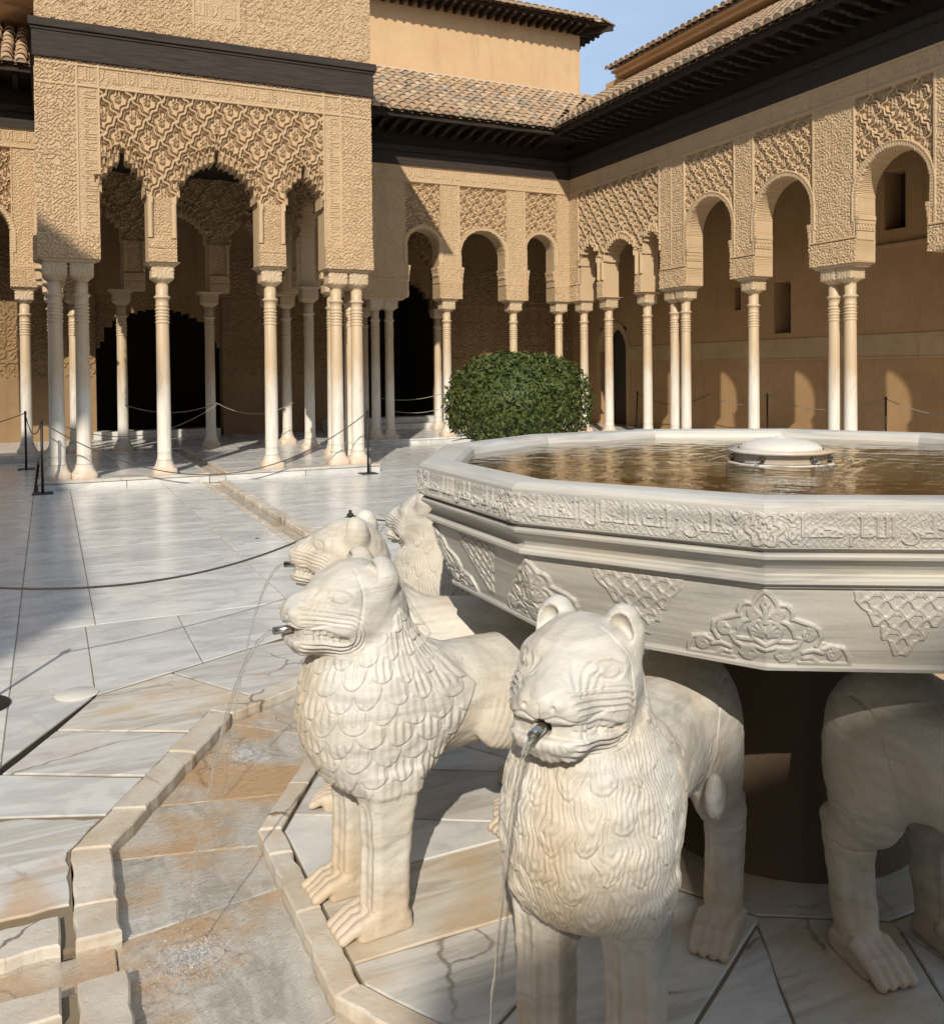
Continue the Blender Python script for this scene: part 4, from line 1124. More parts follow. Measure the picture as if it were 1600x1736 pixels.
US = thing('upper_storey', 'brown plastered upper storey with a tiled edge behind the right roof', 'building')
XU = 13.75
MB().box(XU, XU + 4, YWE, YT - 0.02, 6.0, 9.30).build('wall', M['ochre'], US)
MB().box(XU - 0.42, XU, YWE, YT - 0.9, 9.27, 9.33).box(XU - 0.30, XU, YWE, YT - 0.9, 9.17, 9.268).build('cornice', M['ochre'], US)
tiled_roof(US, (XU - 0.50, YT - 0.9, 9.36), (0, -1), (1, 0), int((YT - 0.9 - YWE) / PITCH_T), 3, PITCH_T, 0.31, 0.42, 70)

# ================================================================== unseen sides of the court; plain blocks added for the shade they cast
OH = thing('opposite_shade_block', 'added unseen block behind the viewer, shaped to cast shade over the near lions', 'building')
MB().box(-5.1, 9.5, -15.5, -10.1, 0, 8.6).build('wall', M['ochre'], OH)
MB().box(-5.45, 9.4, -17.5, -11.55, 8.0, 11.0).build('upper_wall', M['ochre'], OH)  # added so that its shade reaches the lion at the right edge
MB().add([(-5.1, -9.3, 8.9), (10.2, -9.3, 8.9), (10.2, -16.2, 8.9), (-5.1, -16.2, 8.9), (-2.2, -12.7, 10.6), (7.3, -12.7, 10.6), (-5.1, -9.3, 8.7), (10.2, -9.3, 8.7), (10.2, -16.2, 8.7), (-5.1, -16.2, 8.7)],
         [(0, 4, 5, 1), (1, 5, 2), (2, 5, 4, 3), (3, 4, 0), (6, 7, 8, 9), (0, 1, 7, 6), (1, 2, 8, 7), (2, 3, 9, 8), (3, 0, 6, 9)]).build('roof', M['tile_mass'], OH)
LH = thing('left_shade_block', 'added unseen block and capped drum left of the court, shaped for their shade', 'building')
MB().box(-16, -8.46, -10.1, 2.5, 0, 13.0).build('wall', M['ochre'], LH)  # block added out of view, placed by the shadow edge it throws
MB().lathe([(0.95, 12.9), (0.95, 15.1)], 8, c=(-9.4, -2.4)).build('shade_drum', M['ochre'], LH)
MB().lathe([(2.2, 15.1), (2.25, 15.2), (0.1, 16.6)], 8, c=(-9.4, -2.4)).build('shade_drum_cap', M['tile_mass'], LH)  # drum and wide cap added to throw a rounded shadow on the pavilion
LA = thing('left_arcade', 'arcaded gallery along the left side of the court', 'arcade')
lw = lambda u, z: np.minimum.reduce([arch_sd(u, z, c, 0.7, 4.2) for c in np.arange(-8, 18, 2.0)]) > 0
relief_wall('arch_wall', -9.5, YB, 0.0, 6.4, 0.1, lambda u, z: 0 * u, lw, 0.4, (-6.64, 0, 0), (0, 1, 0), (1, 0, 0), mat=M['stucco_flat'], parent=LA)
MB().add([(-5.7, -9.5, 6.9), (-5.7, YB, 6.9), (-9.0, YB, 8.6), (-9.0, -9.5, 8.6), (-5.7, -9.5, 6.75), (-5.7, YB, 6.75), (-9.0, YB, 6.75), (-9.0, -9.5, 6.75)], [(0, 3, 2, 1), (4, 5, 6, 7), (0, 1, 5, 4), (1, 2, 6, 5), (3, 0, 4, 7)]).build('roof', M['tile_mass'], LA)
MB().box(-9.2, -9.0, -9.5, YB, 0, 6.7).build('inner_wall', M['inner'], LA)
# ================================================================== floor of the court
FC = np.array([2.36, 2.52])            # axis of the fountain
KC = np.array([2.36, 2.67])            # centre of the twelve-sided channel round it
H12 = tan(radians(15.0))
FLOOR = tag(MB().box(-60, 70, -60, 80, -0.5, -0.075).build('court_floor', M['mortar']), kind='structure')

def clip(poly, n, d):
    """part of the polygon with n.p >= d"""
    out = []
    for i in range(len(poly)):
        a, b = poly[i], poly[(i + 1) % len(poly)]
        sa, sb = n[0] * a[0] + n[1] * a[1] - d, n[0] * b[0] + n[1] * b[1] - d
        if sa >= 0: out.append(a)
        if (sa >= 0) != (sb >= 0):
            t = sa / (sa - sb); out.append((a[0] + t * (b[0] - a[0]), a[1] + t * (b[1] - a[1])))
    return out
def oct_n(k): return (cos(radians(k)), sin(radians(k)))
def oct_d(k, ap): n = oct_n(k); return n[0] * KC[0] + n[1] * KC[1] + ap
def area(p): return 0.5 * sum(p[i][0] * p[(i + 1) % len(p)][1] - p[(i + 1) % len(p)][0] * p[i][1] for i in range(len(p)))
def inset(poly, g):
    """shrink a polygon by g (edges moved inwards)"""
    n = len(poly); out = []
    for i in range(n):
        p0, p1, p2 = np.array(poly[i - 1]), np.array(poly[i]), np.array(poly[(i + 1) % n])
        e1 = (p1 - p0); e2 = (p2 - p1); l1, l2 = np.linalg.norm(e1), np.linalg.norm(e2)
        if l1 < 1e-6 or l2 < 1e-6: continue
        e1 /= l1; e2 /= l2
        n1 = np.array([-e1[1], e1[0]]); n2 = np.array([-e2[1], e2[0]])
        b = n1 + n2; den = 1 + n1 @ n2
        out.append(tuple(p1 + b * (g / max(den, 0.3))))
    return out
def rough(poly, amp, seg):
    """break long edges and wobble them a little, like worn stone"""
    out = []
    for i in range(len(poly)):
        a, b = np.array(poly[i]), np.array(poly[(i + 1) % len(poly)]); L = np.linalg.norm(b - a); k = max(1, int(L / seg))
        d = (b - a) / max(L, 1e-9); nn = np.array([-d[1], d[0]])
        for j in range(k):
            q = a + (b - a) * (j / k)
            if j: q = q + nn * random.gauss(0, amp)
            out.append(tuple(q))
    return out
JOINT = MB(); _jn = [0]
def floor_slab(poly, z1=0.0, mat=None, gap=0.003, name='marble_slab', th=0.06, bev=0.003, amp=0.0, seg=0.12, parent=None, tilt=0.0):
    if len(poly) < 3: return
    if area(poly) < 0: poly = poly[::-1]
    if area(poly) < 0.002: return
    if name != 'channel_slab' and abs(z1) < 0.03:
        _jn[0] += 1; JOINT.prism(inset(poly, 0.02 if name == 'kerb_stone' else -0.001), -0.05, -0.0045 - 0.0025 * random.random() - 0.002 * (amp > 0.0014))
    poly = inset(poly, gap)
    if amp: poly = rough(poly, amp, seg)
    cx = sum(p[0] for p in poly) / len(poly); cy = sum(p[1] for p in poly) / len(poly)
    loc = [(x - cx, y - cy) for x, y in poly]
    n = len(loc); ins = inset(loc, bev)
    if len(ins) != n: ins = [(x * 0.99, y * 0.99) for x, y in loc]
    tx, ty = random.uniform(-tilt, tilt), random.uniform(-tilt, tilt)
    vs = [(x, y, -th) for x, y in loc] + [(x, y, -bev + x * tx + y * ty) for x, y in loc] + [(x, y, x * tx + y * ty) for x, y in ins]
    fs = [tuple(range(2 * n, 3 * n))] + [(k * n + i, k * n + (i + 1) % n, (k + 1) * n + (i + 1) % n, (k + 1) * n + i) for k in range(2) for i in range(n)]
    return MB().add(vs, fs).build(name, mat or M['floor'], parent or FLOOR, (cx, cy, z1))
def rect(x0, x1, y0, y1): return [(x0, y0), (x1, y0), (x1, y1), (x0, y1)]

# court slabs in strips, with staggered joints
KO, KI, JO, JI = 2.32, 2.19, 1.73, 1.645     # apothems: outer kerb out/in, inner kerb out/in
rs = random.Random(5)
CXL, CXA, CXB, CXR = 2.02, 2.10, 2.28, 2.41   # channel to the pavilion: left kerb, bed, right kerb
strips = [(-6.6, -4.9), (-4.9, -3.2), (-3.2, -1.6), (-1.6, -0.2), (-0.2, 0.25), (0.25, 1.5), (1.5, CXL), (CXR, 3.3), (3.3, 4.7), (4.7, 6.4), (6.4, 8.1), (8.1, 9.7), (9.7, XW - 0.20)]
special = {(-0.2, 0.25): [6.22, 7.73, 9.95, 11.6, 13.6], (0.25, 1.5): [6.22, 8.14, 9.0, 9.95, 12.0, 13.6], (1.5, CXL): [5.4, 6.33, 7.8, 8.45, 10.4, 13.6]}
for (xa, xb) in strips:
    ys_ = special.get((xa, xb))
    if ys_ is None:
        ys_ = [6.22 if xa < 2 else 5.6]
        while ys_[-1] < 18.3: ys_.append(ys_[-1] + rs.uniform(1.1, 2.1))
    if ys_[-1] < 18.3 and (xb < PX0 - 0.05): 
        while ys_[-1] < 18.3: ys_.append(ys_[-1] + rs.uniform(1.1, 2.1))
    for ya, yb in zip(ys_[:-1], ys_[1:]):
        yb = min(yb, YB - 0.2)
        blocks = [(xa, xb, ya, yb)]
        P0, P1, PYF = PX0 - 0.055, PX1 + 0.055, PY0 - 0.105
        if yb > PYF and xb > P0 and xa < P1:
            blocks = []
            if ya < PYF: blocks.append((xa, xb, ya, PYF))
            if xa < P0: blocks.append((xa, P0, max(ya, PYF), yb))
            if xb > P1: blocks.append((P1, xb, max(ya, PYF), yb))
        for b in blocks:
            if b[1] - b[0] > 0.02 and b[3] - b[2] > 0.02: floor_slab(rect(*b), mat=M['floor'], tilt=0.0006)
# slabs between the grid and the channel kerb
_l2 = np.array([-0.459, 0.888]); _l2d = 4.215
L3 = [(0.19, 4.83), (-0.83, 2.95)]
_ln = np.array([L3[1][0] - L3[0][0], L3[1][1] - L3[0][1]]); _ln = np.array([_ln[1], -_ln[0]]) / np.linalg.norm(_ln)
_ld = _ln @ np.array(L3[0])
if _ln[0] > 0: _ln, _ld = -_ln, -_ld
for q in (rect(-0.2, 0.19, 3.6, 6.22), rect(0.19, 0.75, 4.0, 6.22), rect(0.75, 1.5, 4.0, 6.22)):
    p = clip(q, tuple(_ln), _ld + 0.012) if q[0][0] < 0 else clip(q, tuple(_l2), _l2d)
    floor_slab(p, tilt=0.0008)
for q in (rect(-1.6, -0.2, 4.2, 6.22), rect(-1.6, -0.2, 3.0, 4.2), rect(-3.4, -1.6, 3.0, 6.22), rect(-6.6, -3.4, 2.95, 6.22)):
    floor_slab(clip(q, tuple(_ln), _ld + 0.012), tilt=0.0008)
def KP(deg, ap): return (KC[0] + ap / cos(radians(15)) * cos(radians(deg)), KC[1] + ap / cos(radians(15)) * sin(radians(deg)))
q165, q135, q105 = KP(165, KO), KP(135, KO), KP(105, KO)
def on(a, b, x): f = (x - a[0]) / (b[0] - a[0]); return (x, a[1] + f * (b[1] - a[1]))
floor_slab([(0.58, 5.025), on(q135, q105, 0.885), q105, (CXL, q105[1]), (CXL, 5.39), (1.5, 5.39), (1.12, 5.305)], mat=M['floor_ring'], amp=0.0015)
floor_slab([(0.19, 4.83), (0.01, 4.45), on(q165, q135, 0.545), q135, on(q135, q105, 0.875), (0.57, 5.02)], mat=M['floor_old'], amp=0.0015)
floor_slab([(0.005, 4.44), (-0.195, 4.06), on(q165, q135, 0.325), on(q165, q135, 0.535)], mat=M['floor_ring'], amp=0.0015)
floor_slab([(-0.2, 4.05), (-0.385, 3.74), on(q165, q135, 0.165), on(q165, q135, 0.315)], mat=M['floor'], amp=0.0015)
floor_slab([(-0.395, 3.73), (-0.83, 2.955), (q165[0], 2.955), q165, on(q165, q135, 0.155)], mat=M['floor_ring'], amp=0.007, seg=0.05, gap=0.008)
floor_slab(rect(-3.0, 0.012, 1.2, 2.40), mat=M['floor_ring'], amp=0.004, gap=0.007)
floor_slab(rect(-6.6, -3.0, -4, 2.40), mat=M['floor'])
floor_slab(rect(-3.0, 0.012, -4, 1.19), mat=M['floor'])
for q in (rect(-3.0, 0.0, -9, -4), rect(0.0, 4.7, -9, -2.0), rect(4.9, 8, -6, 5.6), rect(8, XW - 0.2, -6, 5.6)):
    floor_slab(q)

# kerb stones (each one a worn block)
def kerb(poly, z0=-0.075, z1=0.008, bev=0.006, mat=None, amp=0.0032, seg=0.045, gap=0.004):
    if area(poly) < 0: poly = poly[::-1]
    floor_slab(poly, z1=z1 + random.uniform(-0.004, 0.004), mat=mat or M['kerb'], gap=gap, name='kerb_stone', th=z1 - z0, bev=bev, amp=amp, seg=seg, tilt=0.006)
def ring_kerb(k, ai, ao, cuts, skip=()):
    n = oct_n(k); t = (-n[1], n[0])
    def P(ap, f): return (KC[0] + n[0] * ap + t[0] * f * ap * H12, KC[1] + n[1] * ap + t[1] * f * ap * H12)
    for i, (a, b) in enumerate(zip(cuts[:-1], cuts[1:])):
        if i in skip: continue
        kerb([P(ai, a), P(ao, a), P(ao, b), P(ai, b)])
for k in range(0, 360, 30):
    ring_kerb(k, KI, KO, {180: [-1, -0.42, -0.127, 0.178, 0.62, 1], 90: [-1, -0.3, 0.136, 0.443, 1], 150: [-1, -0.25, 0.55, 1], 120: [-1, -0.6, 0.1, 1]}.get(k, [-1, rs.uniform(-0.3, 0.3), 1]), skip=(2,) if k in (180, 90) else ())
    ring_kerb(k, JI, JO, {180: [-1, -0.62, 0.15, 1], 150: [-1, 0.2, 0.8, 1], 210: [-1, -0.1, 1]}.get(k, [-1, rs.uniform(-0.4, 0.4), 1]))
# channel towards the left
LYA, LYB, LYC, LYD = 2.43, 2.565, 2.745, 2.915
for a, b in ((0.012, -0.42), (-0.42, -1.1), (-1.1, -2.0), (-2.0, -3.2), (-3.2, -5)):
    kerb(rect(b, a, LYC, LYD), gap=0.007, amp=0.007); kerb(rect(b - 0.05, a, LYA, LYB), gap=0.007, amp=0.007)
# channel towards the pavilion
ys_ = [KC[1] + KI + 0.09]
while ys_[-1] < PY0 - 0.2: ys_.append(min(ys_[-1] + rs.uniform(0.7, 1.3), PY0 - 0.10))
for a, b in zip(ys_[:-1], ys_[1:]):
    kerb(rect(CXL, CXA, a, b), bev=0.005, z1=0.003); kerb(rect(CXB, CXR, a, b), bev=0.010, z1=0.012)
    floor_slab(rect(CXA, CXB, a, b), z1=-0.045, mat=M['channel'], th=0.03, name='channel_slab')
for a, b in ((PY0 - 0.1, 15.3), (15.3, 16.9), (16.9, YB)):
    for x0_, x1_ in ((CHX0 - 0.06, CHX0), (CHX1, CHX1 + 0.06)):
        floor_slab(rect(x0_, x1_, a, b), z1=ZS + 0.004, mat=M['kerb'], th=0.17, name='kerb_stone', parent=FLOOR)
    floor_slab(rect(CHX0, CHX1, a, b), z1=ZS - 0.05, mat=M['channel'], th=0.03, name='channel_slab')
floor_slab(rect(CHX0, CHX1, PY0 - 0.13, PY0 - 0.10), z1=ZS - 0.055, mat=M['floor'], th=0.13, name='channel_slab')
# bed of the ring channel and of the left channel
for k in range(0, 360, 30):
    n = oct_n(k); t = (-n[1], n[0])
    def P(ap, f): return (KC[0] + n[0] * ap + t[0] * f * ap * H12, KC[1] + n[1] * ap + t[1] * f * ap * H12)
    cuts = {180: [-1, -0.28, 1.0], 150: [-1, 0.25, 1], 210: [-1, 0.1, 1]}.get(k, [-1, 1])
    for a, b in zip(cuts[:-1], cuts[1:]):
        sa = 0.10 if abs(a) < 1 else 0; sb = 0.10 if abs(b) < 1 else 0
        floor_slab([P(JO - 0.02, a - sa), P(KI + 0.02, a + sa), P(KI + 0.02, b + sb), P(JO - 0.02, b - sb)], z1=-0.046, mat=M['channel'], th=0.02, name='channel_slab', amp=0.002)
for a, b in ((0.15, -0.75), (-0.75, -1.8), (-1.8, -4.9)):
    floor_slab(rect(b, a, LYB - 0.01, LYC + 0.01), z1=-0.044, mat=M['channel'], th=0.02, name='channel_slab', amp=0.003)
# water in the ring channel: a rippled sheet
def water_sheet(name, pts_in, splashes, z, cell, bounds, parent=None):
    x0, x1, y0, y1 = bounds
    nx, ny = int((x1 - x0) / cell), int((y1 - y0) / cell)
    X, Y = np.meshgrid(np.linspace(x0, x1, nx + 1), np.linspace(y0, y1, ny + 1))
    hgt = np.zeros_like(X)
    for k, (lx, ly, am) in enumerate([(31, 17, 0.0007), (-23, 41, 0.0006), (57, -38, 0.0004), (13, 66, 0.0004), (88, 20, 0.00025), (-70, 75, 0.00025)]):
        hgt += 2.4 * am * np.sin(lx * X + ly * Y + k * 1.7 + 1.5 * np.sin(5 * X + 7 * Y + k))
    for (sx, sy, rad, am) in splashes:
        r = np.hypot(X - sx, Y - sy) * (1 + 0.10 * np.sin(5 * np.arctan2(Y - sy, X - sx)))
        env = np.exp(-(r / rad) ** 2)
        hgt += env * am * np.sin(r * 95 + 1.2 * np.sin(X * 60) + np.cos(Y * 70)) + env * am * 0.9 * np.sin(X * 130 + 3 * np.sin(Y * 90)) * np.sin(Y * 120 + 3 * np.sin(X * 80))
    V = np.stack([X, Y, z + hgt], -1).reshape(-1, 3)
    ids = np.arange(V.shape[0]).reshape(ny + 1, nx + 1)
    cx_, cy_ = (X[:-1, :-1] + X[1:, 1:]) / 2, (Y[:-1, :-1] + Y[1:, 1:]) / 2
    j, i = np.nonzero(pts_in(cx_, cy_))
    Q = np.stack([ids[j, i], ids[j, i + 1], ids[j + 1, i + 1], ids[j + 1, i]], 1)
    used = np.unique(Q); mp = np.full(len(V), -1); mp[used] = np.arange(len(used))
    return link(name, mesh_np(name, V[used], mp[Q]), M['film'])
def in_ring(x, y):
    ap = np.max([(x - KC[0]) * oct_n(k)[0] + (y - KC[1]) * oct_n(k)[1] for k in range(0, 360, 30)], 0)
    return ((ap > JO - 0.015) & (ap < KI + 0.015)) | ((x < 0.2) & (x > -1.5) & (y > LYB - 0.015) & (y < LYC + 0.015)) | ((x > CXA) & (x < CXB) & (y > 4.7) & (y < 4.95))
SPL = [(0.33, 2.58, 0.22, 0.0085), (0.72, 3.86, 0.19, 0.0075), (0.52, 1.45, 0.16, 0.004)]
tag(water_sheet('channel_water', in_ring, SPL, -0.030, 0.0085, (-1.5, 2.5, 0.2, 4.95)), kind='structure')
MBW = MB(); MBW.add([(CXA, 4.95, -0.036), (CXB, 4.95, -0.036), (CXB, PY0 - 0.12, -0.036), (CXA, PY0 - 0.12, -0.036)], [(0, 1, 2, 3)])
tag(MBW.build('channel_water', M['film']), kind='structure')

# inner platform: a strip under each lion, wedge slabs between
for i in range(12):
    th = radians(30 * i); d = np.array([cos(th), sin(th)]); t = np.array([-d[1], d[0]])
    hw = 0.20
    def oc(poly):
        for k in range(0, 360, 30):
            n = oct_n(k); poly = clip(poly, (-n[0], -n[1]), -oct_d(k, JI - 0.004))
            if len(poly) < 3: return poly
        return poly
    r_in = 0.70
    q = [tuple(FC + d * r_in - t * hw), tuple(FC + d * 2.2 - t * hw), tuple(FC + d * 2.2 + t * hw), tuple(FC + d * r_in + t * hw)]
    floor_slab(oc(q), mat=M['floor_ring'] if i % 2 else M['floor_old'], amp=0.002, gap=0.004, bev=0.004)
    th2 = radians(30 * i + 15); d2 = np.array([cos(th2), sin(th2)]); t2 = np.array([-d2[1], d2[0]])
    th3 = radians(30 * i + 30); d3 = np.array([cos(th3), sin(th3)]); t3 = np.array([-d3[1], d3[0]])
    big = [tuple(FC + d2 * 0.3), tuple(FC + d * 2.5), tuple(FC + d2 * 2.6), tuple(FC + d3 * 2.5)]
    big = clip(big, tuple(t), float(t @ FC) + hw); big = clip(big, tuple(-t3), float(-t3 @ FC) + hw)
    big = clip(big, tuple(d2), float(d2 @ FC) + r_in * 1.02)
    if len(big) >= 3: floor_slab(oc(big), mat=M['floor'] if i in (5, 4) else M['floor_ring'], gap=0.004, bev=0.004, amp=0.002)
ringp = [(FC[0] + 0.70 / cos(radians(15)) * cos(radians(15 + 30 * i)), FC[1] + 0.70 / cos(radians(15)) * sin(radians(15 + 30 * i))) for i in range(12)]
floor_slab(ringp, mat=M['floor_old'], gap=0.006)

JOINT.prism(rect(0.0, 0.05, 2.44, 2.555), -0.05, -0.022); JOINT.prism(rect(0.0, 0.05, 2.765, 2.95), -0.05, -0.02)
jm = tag(JOINT.build('joint_mortar', M['mortar'], FLOOR), kind='stuff')
# small things set in the floor
RC = MB().lathe([(0.001, 0.0), (0.102, 0.0), (0.103, 0.002), (0.103, 0.0035), (0.101, 0.005), (0.0005, 0.005)], 40, cap=False).build('round_cover', M['white'], None, (0.105, 4.90, 0.0))
tag(RC, 'round pale lid let into the marble floor near the octagonal channel', 'drain cover')
AC = thing('access_cover', 'rectangular inset floor hatch with a small dark finger hole beside the channel', 'floor hatch', (1.80, 8.72, 0))
MB().box(-0.16, 0.16, -0.21, 0.21, 0.0, 0.0045, 0.002).build('plate', M['floor'], AC)
MB().lathe([(0.001, 0.005), (0.022, 0.005), (0.022, 0.0068), (0.001, 0.0068)], 16, cap=False).build('finger_hole', M['iron'], AC)
# ================================================================== fountain basin
FB = np.array([2.36, 2.46])
FT = thing('fountain', 'great twelve-sided white marble basin with a carved Arabic inscription around its rim', 'fountain', (FB[0], FB[1], 0))
PAL = [ # palmette strokes, right half, units of 0.00025 m, y from the foot of the basin wall
 [(0, 750), (60, 700), (110, 620), (112, 570), (70, 520), (14, 480)], [(0, 680), (28, 610), (0, 560)], [(6, 560), (6, 430)],
 [(130, 610), (190, 612), (225, 585), (247, 530), (240, 470)], [(130, 452), (205, 420), (255, 345), (262, 290)],
 [(262, 470), (410, 412), (490, 360), (502, 285), (455, 200)], [(0, 430), (60, 445), (112, 420), (147, 360), (122, 262), (0, 185)],
 [(20, 320), (95, 392)], [(26, 305), (120, 345)], [(26, 288), (122, 300)], [(10, 330), (45, 410)],
 [(125, 240), (240, 232), (335, 262)], [(262, 290), (330, 262), (290, 190), (220, 150)],
 [(0, 140), (90, 165), (210, 150), (240, 80), (200, 40), (140, 30)], [(520, 160), (590, 192), (710, 170), (750, 80), (762, 4)], [(340, 120), (430, 150), (520, 120)],
 [(340, 60), (420, 70), (470, 20)], [(300, 10), (762, 6)]]
def _spiral(cx, cy, r, turns=1.6, a0=90, sgn=-1, n=22):
    return [(cx + r * (1 - 0.72 * i / n) * cos(radians(a0 + sgn * 360 * turns * i / n)), cy + r * (1 - 0.72 * i / n) * sin(radians(a0 + sgn * 360 * turns * i / n))) for i in range(n + 1)]
PAL += [_spiral(105, 510, 58), _spiral(390, 310, 62), _spiral(140, 98, 66), _spiral(612, 108, 62)]
PAL_IMG = stroke_field([[(x * 0.00025, y * 0.00025) for x, y in pl] for pl in PAL], 230, 230, -0.004, 0.205, -0.004, 0.205, 0.0062)
_px, _py = np.meshgrid(np.linspace(-0.004, 0.205, 230), np.linspace(-0.004, 0.205, 230))
_env = np.interp(_py, [0, 0.02, 0.045, 0.06, 0.10, 0.115, 0.15, 0.165, 0.19], [0.195, 0.195, 0.18, 0.125, 0.120, 0.075, 0.055, 0.03, 0.0])
PAL_IMG = np.maximum(PAL_IMG, 0.42 * (1 - sstep(-0.003, 0.003, _px - _env)))
def palmette(x, y):          # x: metres from the arris, y: metres above the foot
    inside = (x < 0.2) & (y > -0.003) & (y < 0.2)
    return np.where(inside, sample(PAL_IMG, (x + 0.004) / 0.209, (y + 0.004) / 0.209), 0.0)
def knot(x, y):
    """strapwork in an inverted, stepped triangle; x from the face centre, y down from the moulding"""
    k = 0.0235
    u, v = x / k, y / k
    w = 0.115
    hw = np.interp(y, [0.0, 0.03, 0.05, 0.052, 0.09, 0.092, 0.125, 0.127, 0.165], [0.118, 0.112, 0.092, 0.085, 0.066, 0.050, 0.044, 0.028, 0.012])
    inside = (np.abs(x) < hw) & (y > 0.004) & (y < 0.165)
    a, b = u + v, u - v
    wob = 0.13
    la = np.abs(((a + wob * np.sin(2 * pi * b / 2)) / 2) % 1.0 - 0.5); lb = np.abs(((b + wob * np.sin(2 * pi * a / 2)) / 2) % 1.0 - 0.5)
    over = ((np.floor((a + 1) / 2) + np.floor((b + 1) / 2)) % 2)
    ra = 1 - sstep(w, w * 1.65, la); rb = 1 - sstep(w, w * 1.65, lb)
    hz = np.abs((v / 2 + 0.25) % 1.0 - 0.5); rh = (1 - sstep(0.09, 0.15, hz)) * (np.abs((u / 2) % 1 - 0.5) < 0.30)
    r = np.maximum(np.maximum(ra * (0.75 + 0.25 * over), rb * (1.0 - 0.25 * over)), 0.8 * rh)
    edge = 1 - sstep(0.004, 0.009, np.abs(np.abs(x) - hw))
    return np.where(inside, np.maximum(np.maximum(r, edge * 0.85) * 0.9, 0.12), np.where((np.abs(x) < hw + 0.005) & (y > 0.004) & (y < 0.168), edge * 0.8, 0))
TXT = []
for V_ in (V1, V2):
    st, L_ = text_strokes(V_); TXT.append((stroke_field(st, int(L_ * 42), 74, 0, L_, -0.5, 1.12, 0.062), L_))
def scroll(x, y, k):
    """leafy tendrils behind the letters"""
    f = np.sin(x * k + 2.2 * np.sin(y * k * 0.9)) * np.sin(y * k * 1.1 + 2.2 * np.sin(x * k * 0.8))
    return 1 - sstep(0.10, 0.30, np.abs(f))
def band_relief(x, z, half, face):
    img, L_ = TXT[face % 2]
    hh = half - 0.075
    fx = (x + hh) / (2 * hh)
    t = np.where((np.abs(x) < hh), sample(img, fx, (z - 1.197) / 0.080), 0)
    t = np.maximum(t, 0.34 * scroll(x + face * 0.37, z, 175.0))
    dm = half - np.abs(x)                                   # medallion across the arris
    th = np.arctan2(z - 1.237, dm); rr = np.hypot(dm, z - 1.237)
    med = 1 - sstep(0.004, 0.008, np.abs(rr - 0.034 - 0.006 * np.cos(6 * th)))
    med = np.maximum(med, 1 - sstep(0.003, 0.007, np.abs(rr - 0.016 - 0.004 * np.cos(5 * th))))
    med = np.maximum(med, 1 - sstep(0.003, 0.006, np.abs(np.abs(dm - 0.062) - 0.006 * np.sin(z * 150))))
    med = np.maximum(med, 0.6 * scroll(dm, z, 150.0))
    t = np.where(dm < 0.075, med, t)
    return t * ((z > 1.197) & (z < 1.277))
PROF = [(1.02, 1.06), (1.09, 1.20), (1.115, 1.285), (1.13, 1.298), (1.15, 1.302), (1.20, 1.303), (1.222, 1.301), (1.237, 1.295), (1.245, 1.285), (1.246, 1.279)]
N_A = len(PROF); PROF += [(1.246, z) for z in np.linspace(1.277, 1.197, 30)]
N_B = len(PROF); PROF += [(1.246, 1.194), (1.240, 1.190), (1.228, 1.1885), (1.2265, 1.182), (1.236, 1.1795), (1.2405, 1.174), (1.2385, 1.167), (1.228, 1.160), (1.214, 1.151), (1.205, 1.140), (1.201, 1.128), (1.204, 1.124), (1.216, 1.122), (1.2225, 1.116), (1.222, 1.108), (1.214, 1.103), (1.207, 1.101), (1.2065, 1.0965), (1.198, 1.094)]
N_C = len(PROF)
zz_ = np.linspace(1.092, 0.899, 66)
PROF += [(1.196 - 0.066 * ((1.092 - z) / 0.193) ** 1.25, z) for z in zz_]
N_D = len(PROF); PROF += [(1.138, 0.8965), (1.142, 0.892), (1.140, 0.884), (1.130, 0.880), (1.0, 0.872), (0.5, 0.862)]
def face_mesh(face, ns):
    th = radians(30 * face); n = np.array([cos(th), sin(th)]); t = np.array([-n[1], n[0]])
    s = np.linspace(-0.5, 0.5, ns + 1)
    A = np.array([p[0] for p in PROF]); Z = np.array([p[1] for p in PROF])
    AA, SS = np.meshgrid(A, s, indexing='ij'); ZZ = np.repeat(Z[:, None], ns + 1, 1)
    T15 = tan(radians(15)); X = SS * 2 * AA * T15; half = AA * T15
    D = np.zeros_like(X)
    D[N_A:N_B] = 0.0058 * band_relief(X[N_A:N_B], ZZ[N_A:N_B], half[N_A:N_B], face)
    zb = ZZ[N_C:N_D]
    pal = palmette(half[N_C:N_D] - np.abs(X[N_C:N_D]), zb - 0.899) if face % 1 == 0 else 0
    kn = knot(X[N_C:N_D], 1.092 - zb)
    D[N_C:N_D] = 0.0095 * pal + 0.0055 * kn
    A2 = AA + D; X2 = SS * 2 * A2 * T15
    P = np.zeros(A2.shape + (3,)); P[..., 0] = n[0] * A2 + t[0] * X2; P[..., 1] = n[1] * A2 + t[1] * X2; P[..., 2] = ZZ
    return P
verts, quads, off = [], [], 0
for face in range(12):
    ns = 250 if face in (5, 6, 7, 8) else 70
    P = face_mesh(face, ns); m, k = P.shape[:2]
    ids = np.arange(m * k).reshape(m, k) + off
    q = np.stack([ids[:-1, :-1], ids[1:, :-1], ids[1:, 1:], ids[:-1, 1:]], -1).reshape(-1, 4)
    verts.append(P.reshape(-1, 3)); quads.append(q); off += m * k
bme = mesh_np('basin', np.concatenate(verts), np.concatenate(quads), smooth=False)
link('basin', bme, M['basin'], FT)
MB().lathe([(0.001, 1.08), (1.0, 1.08), (1.08, 1.10)], 48, cap=False).build('basin_floor', M['pool_floor'], FT)
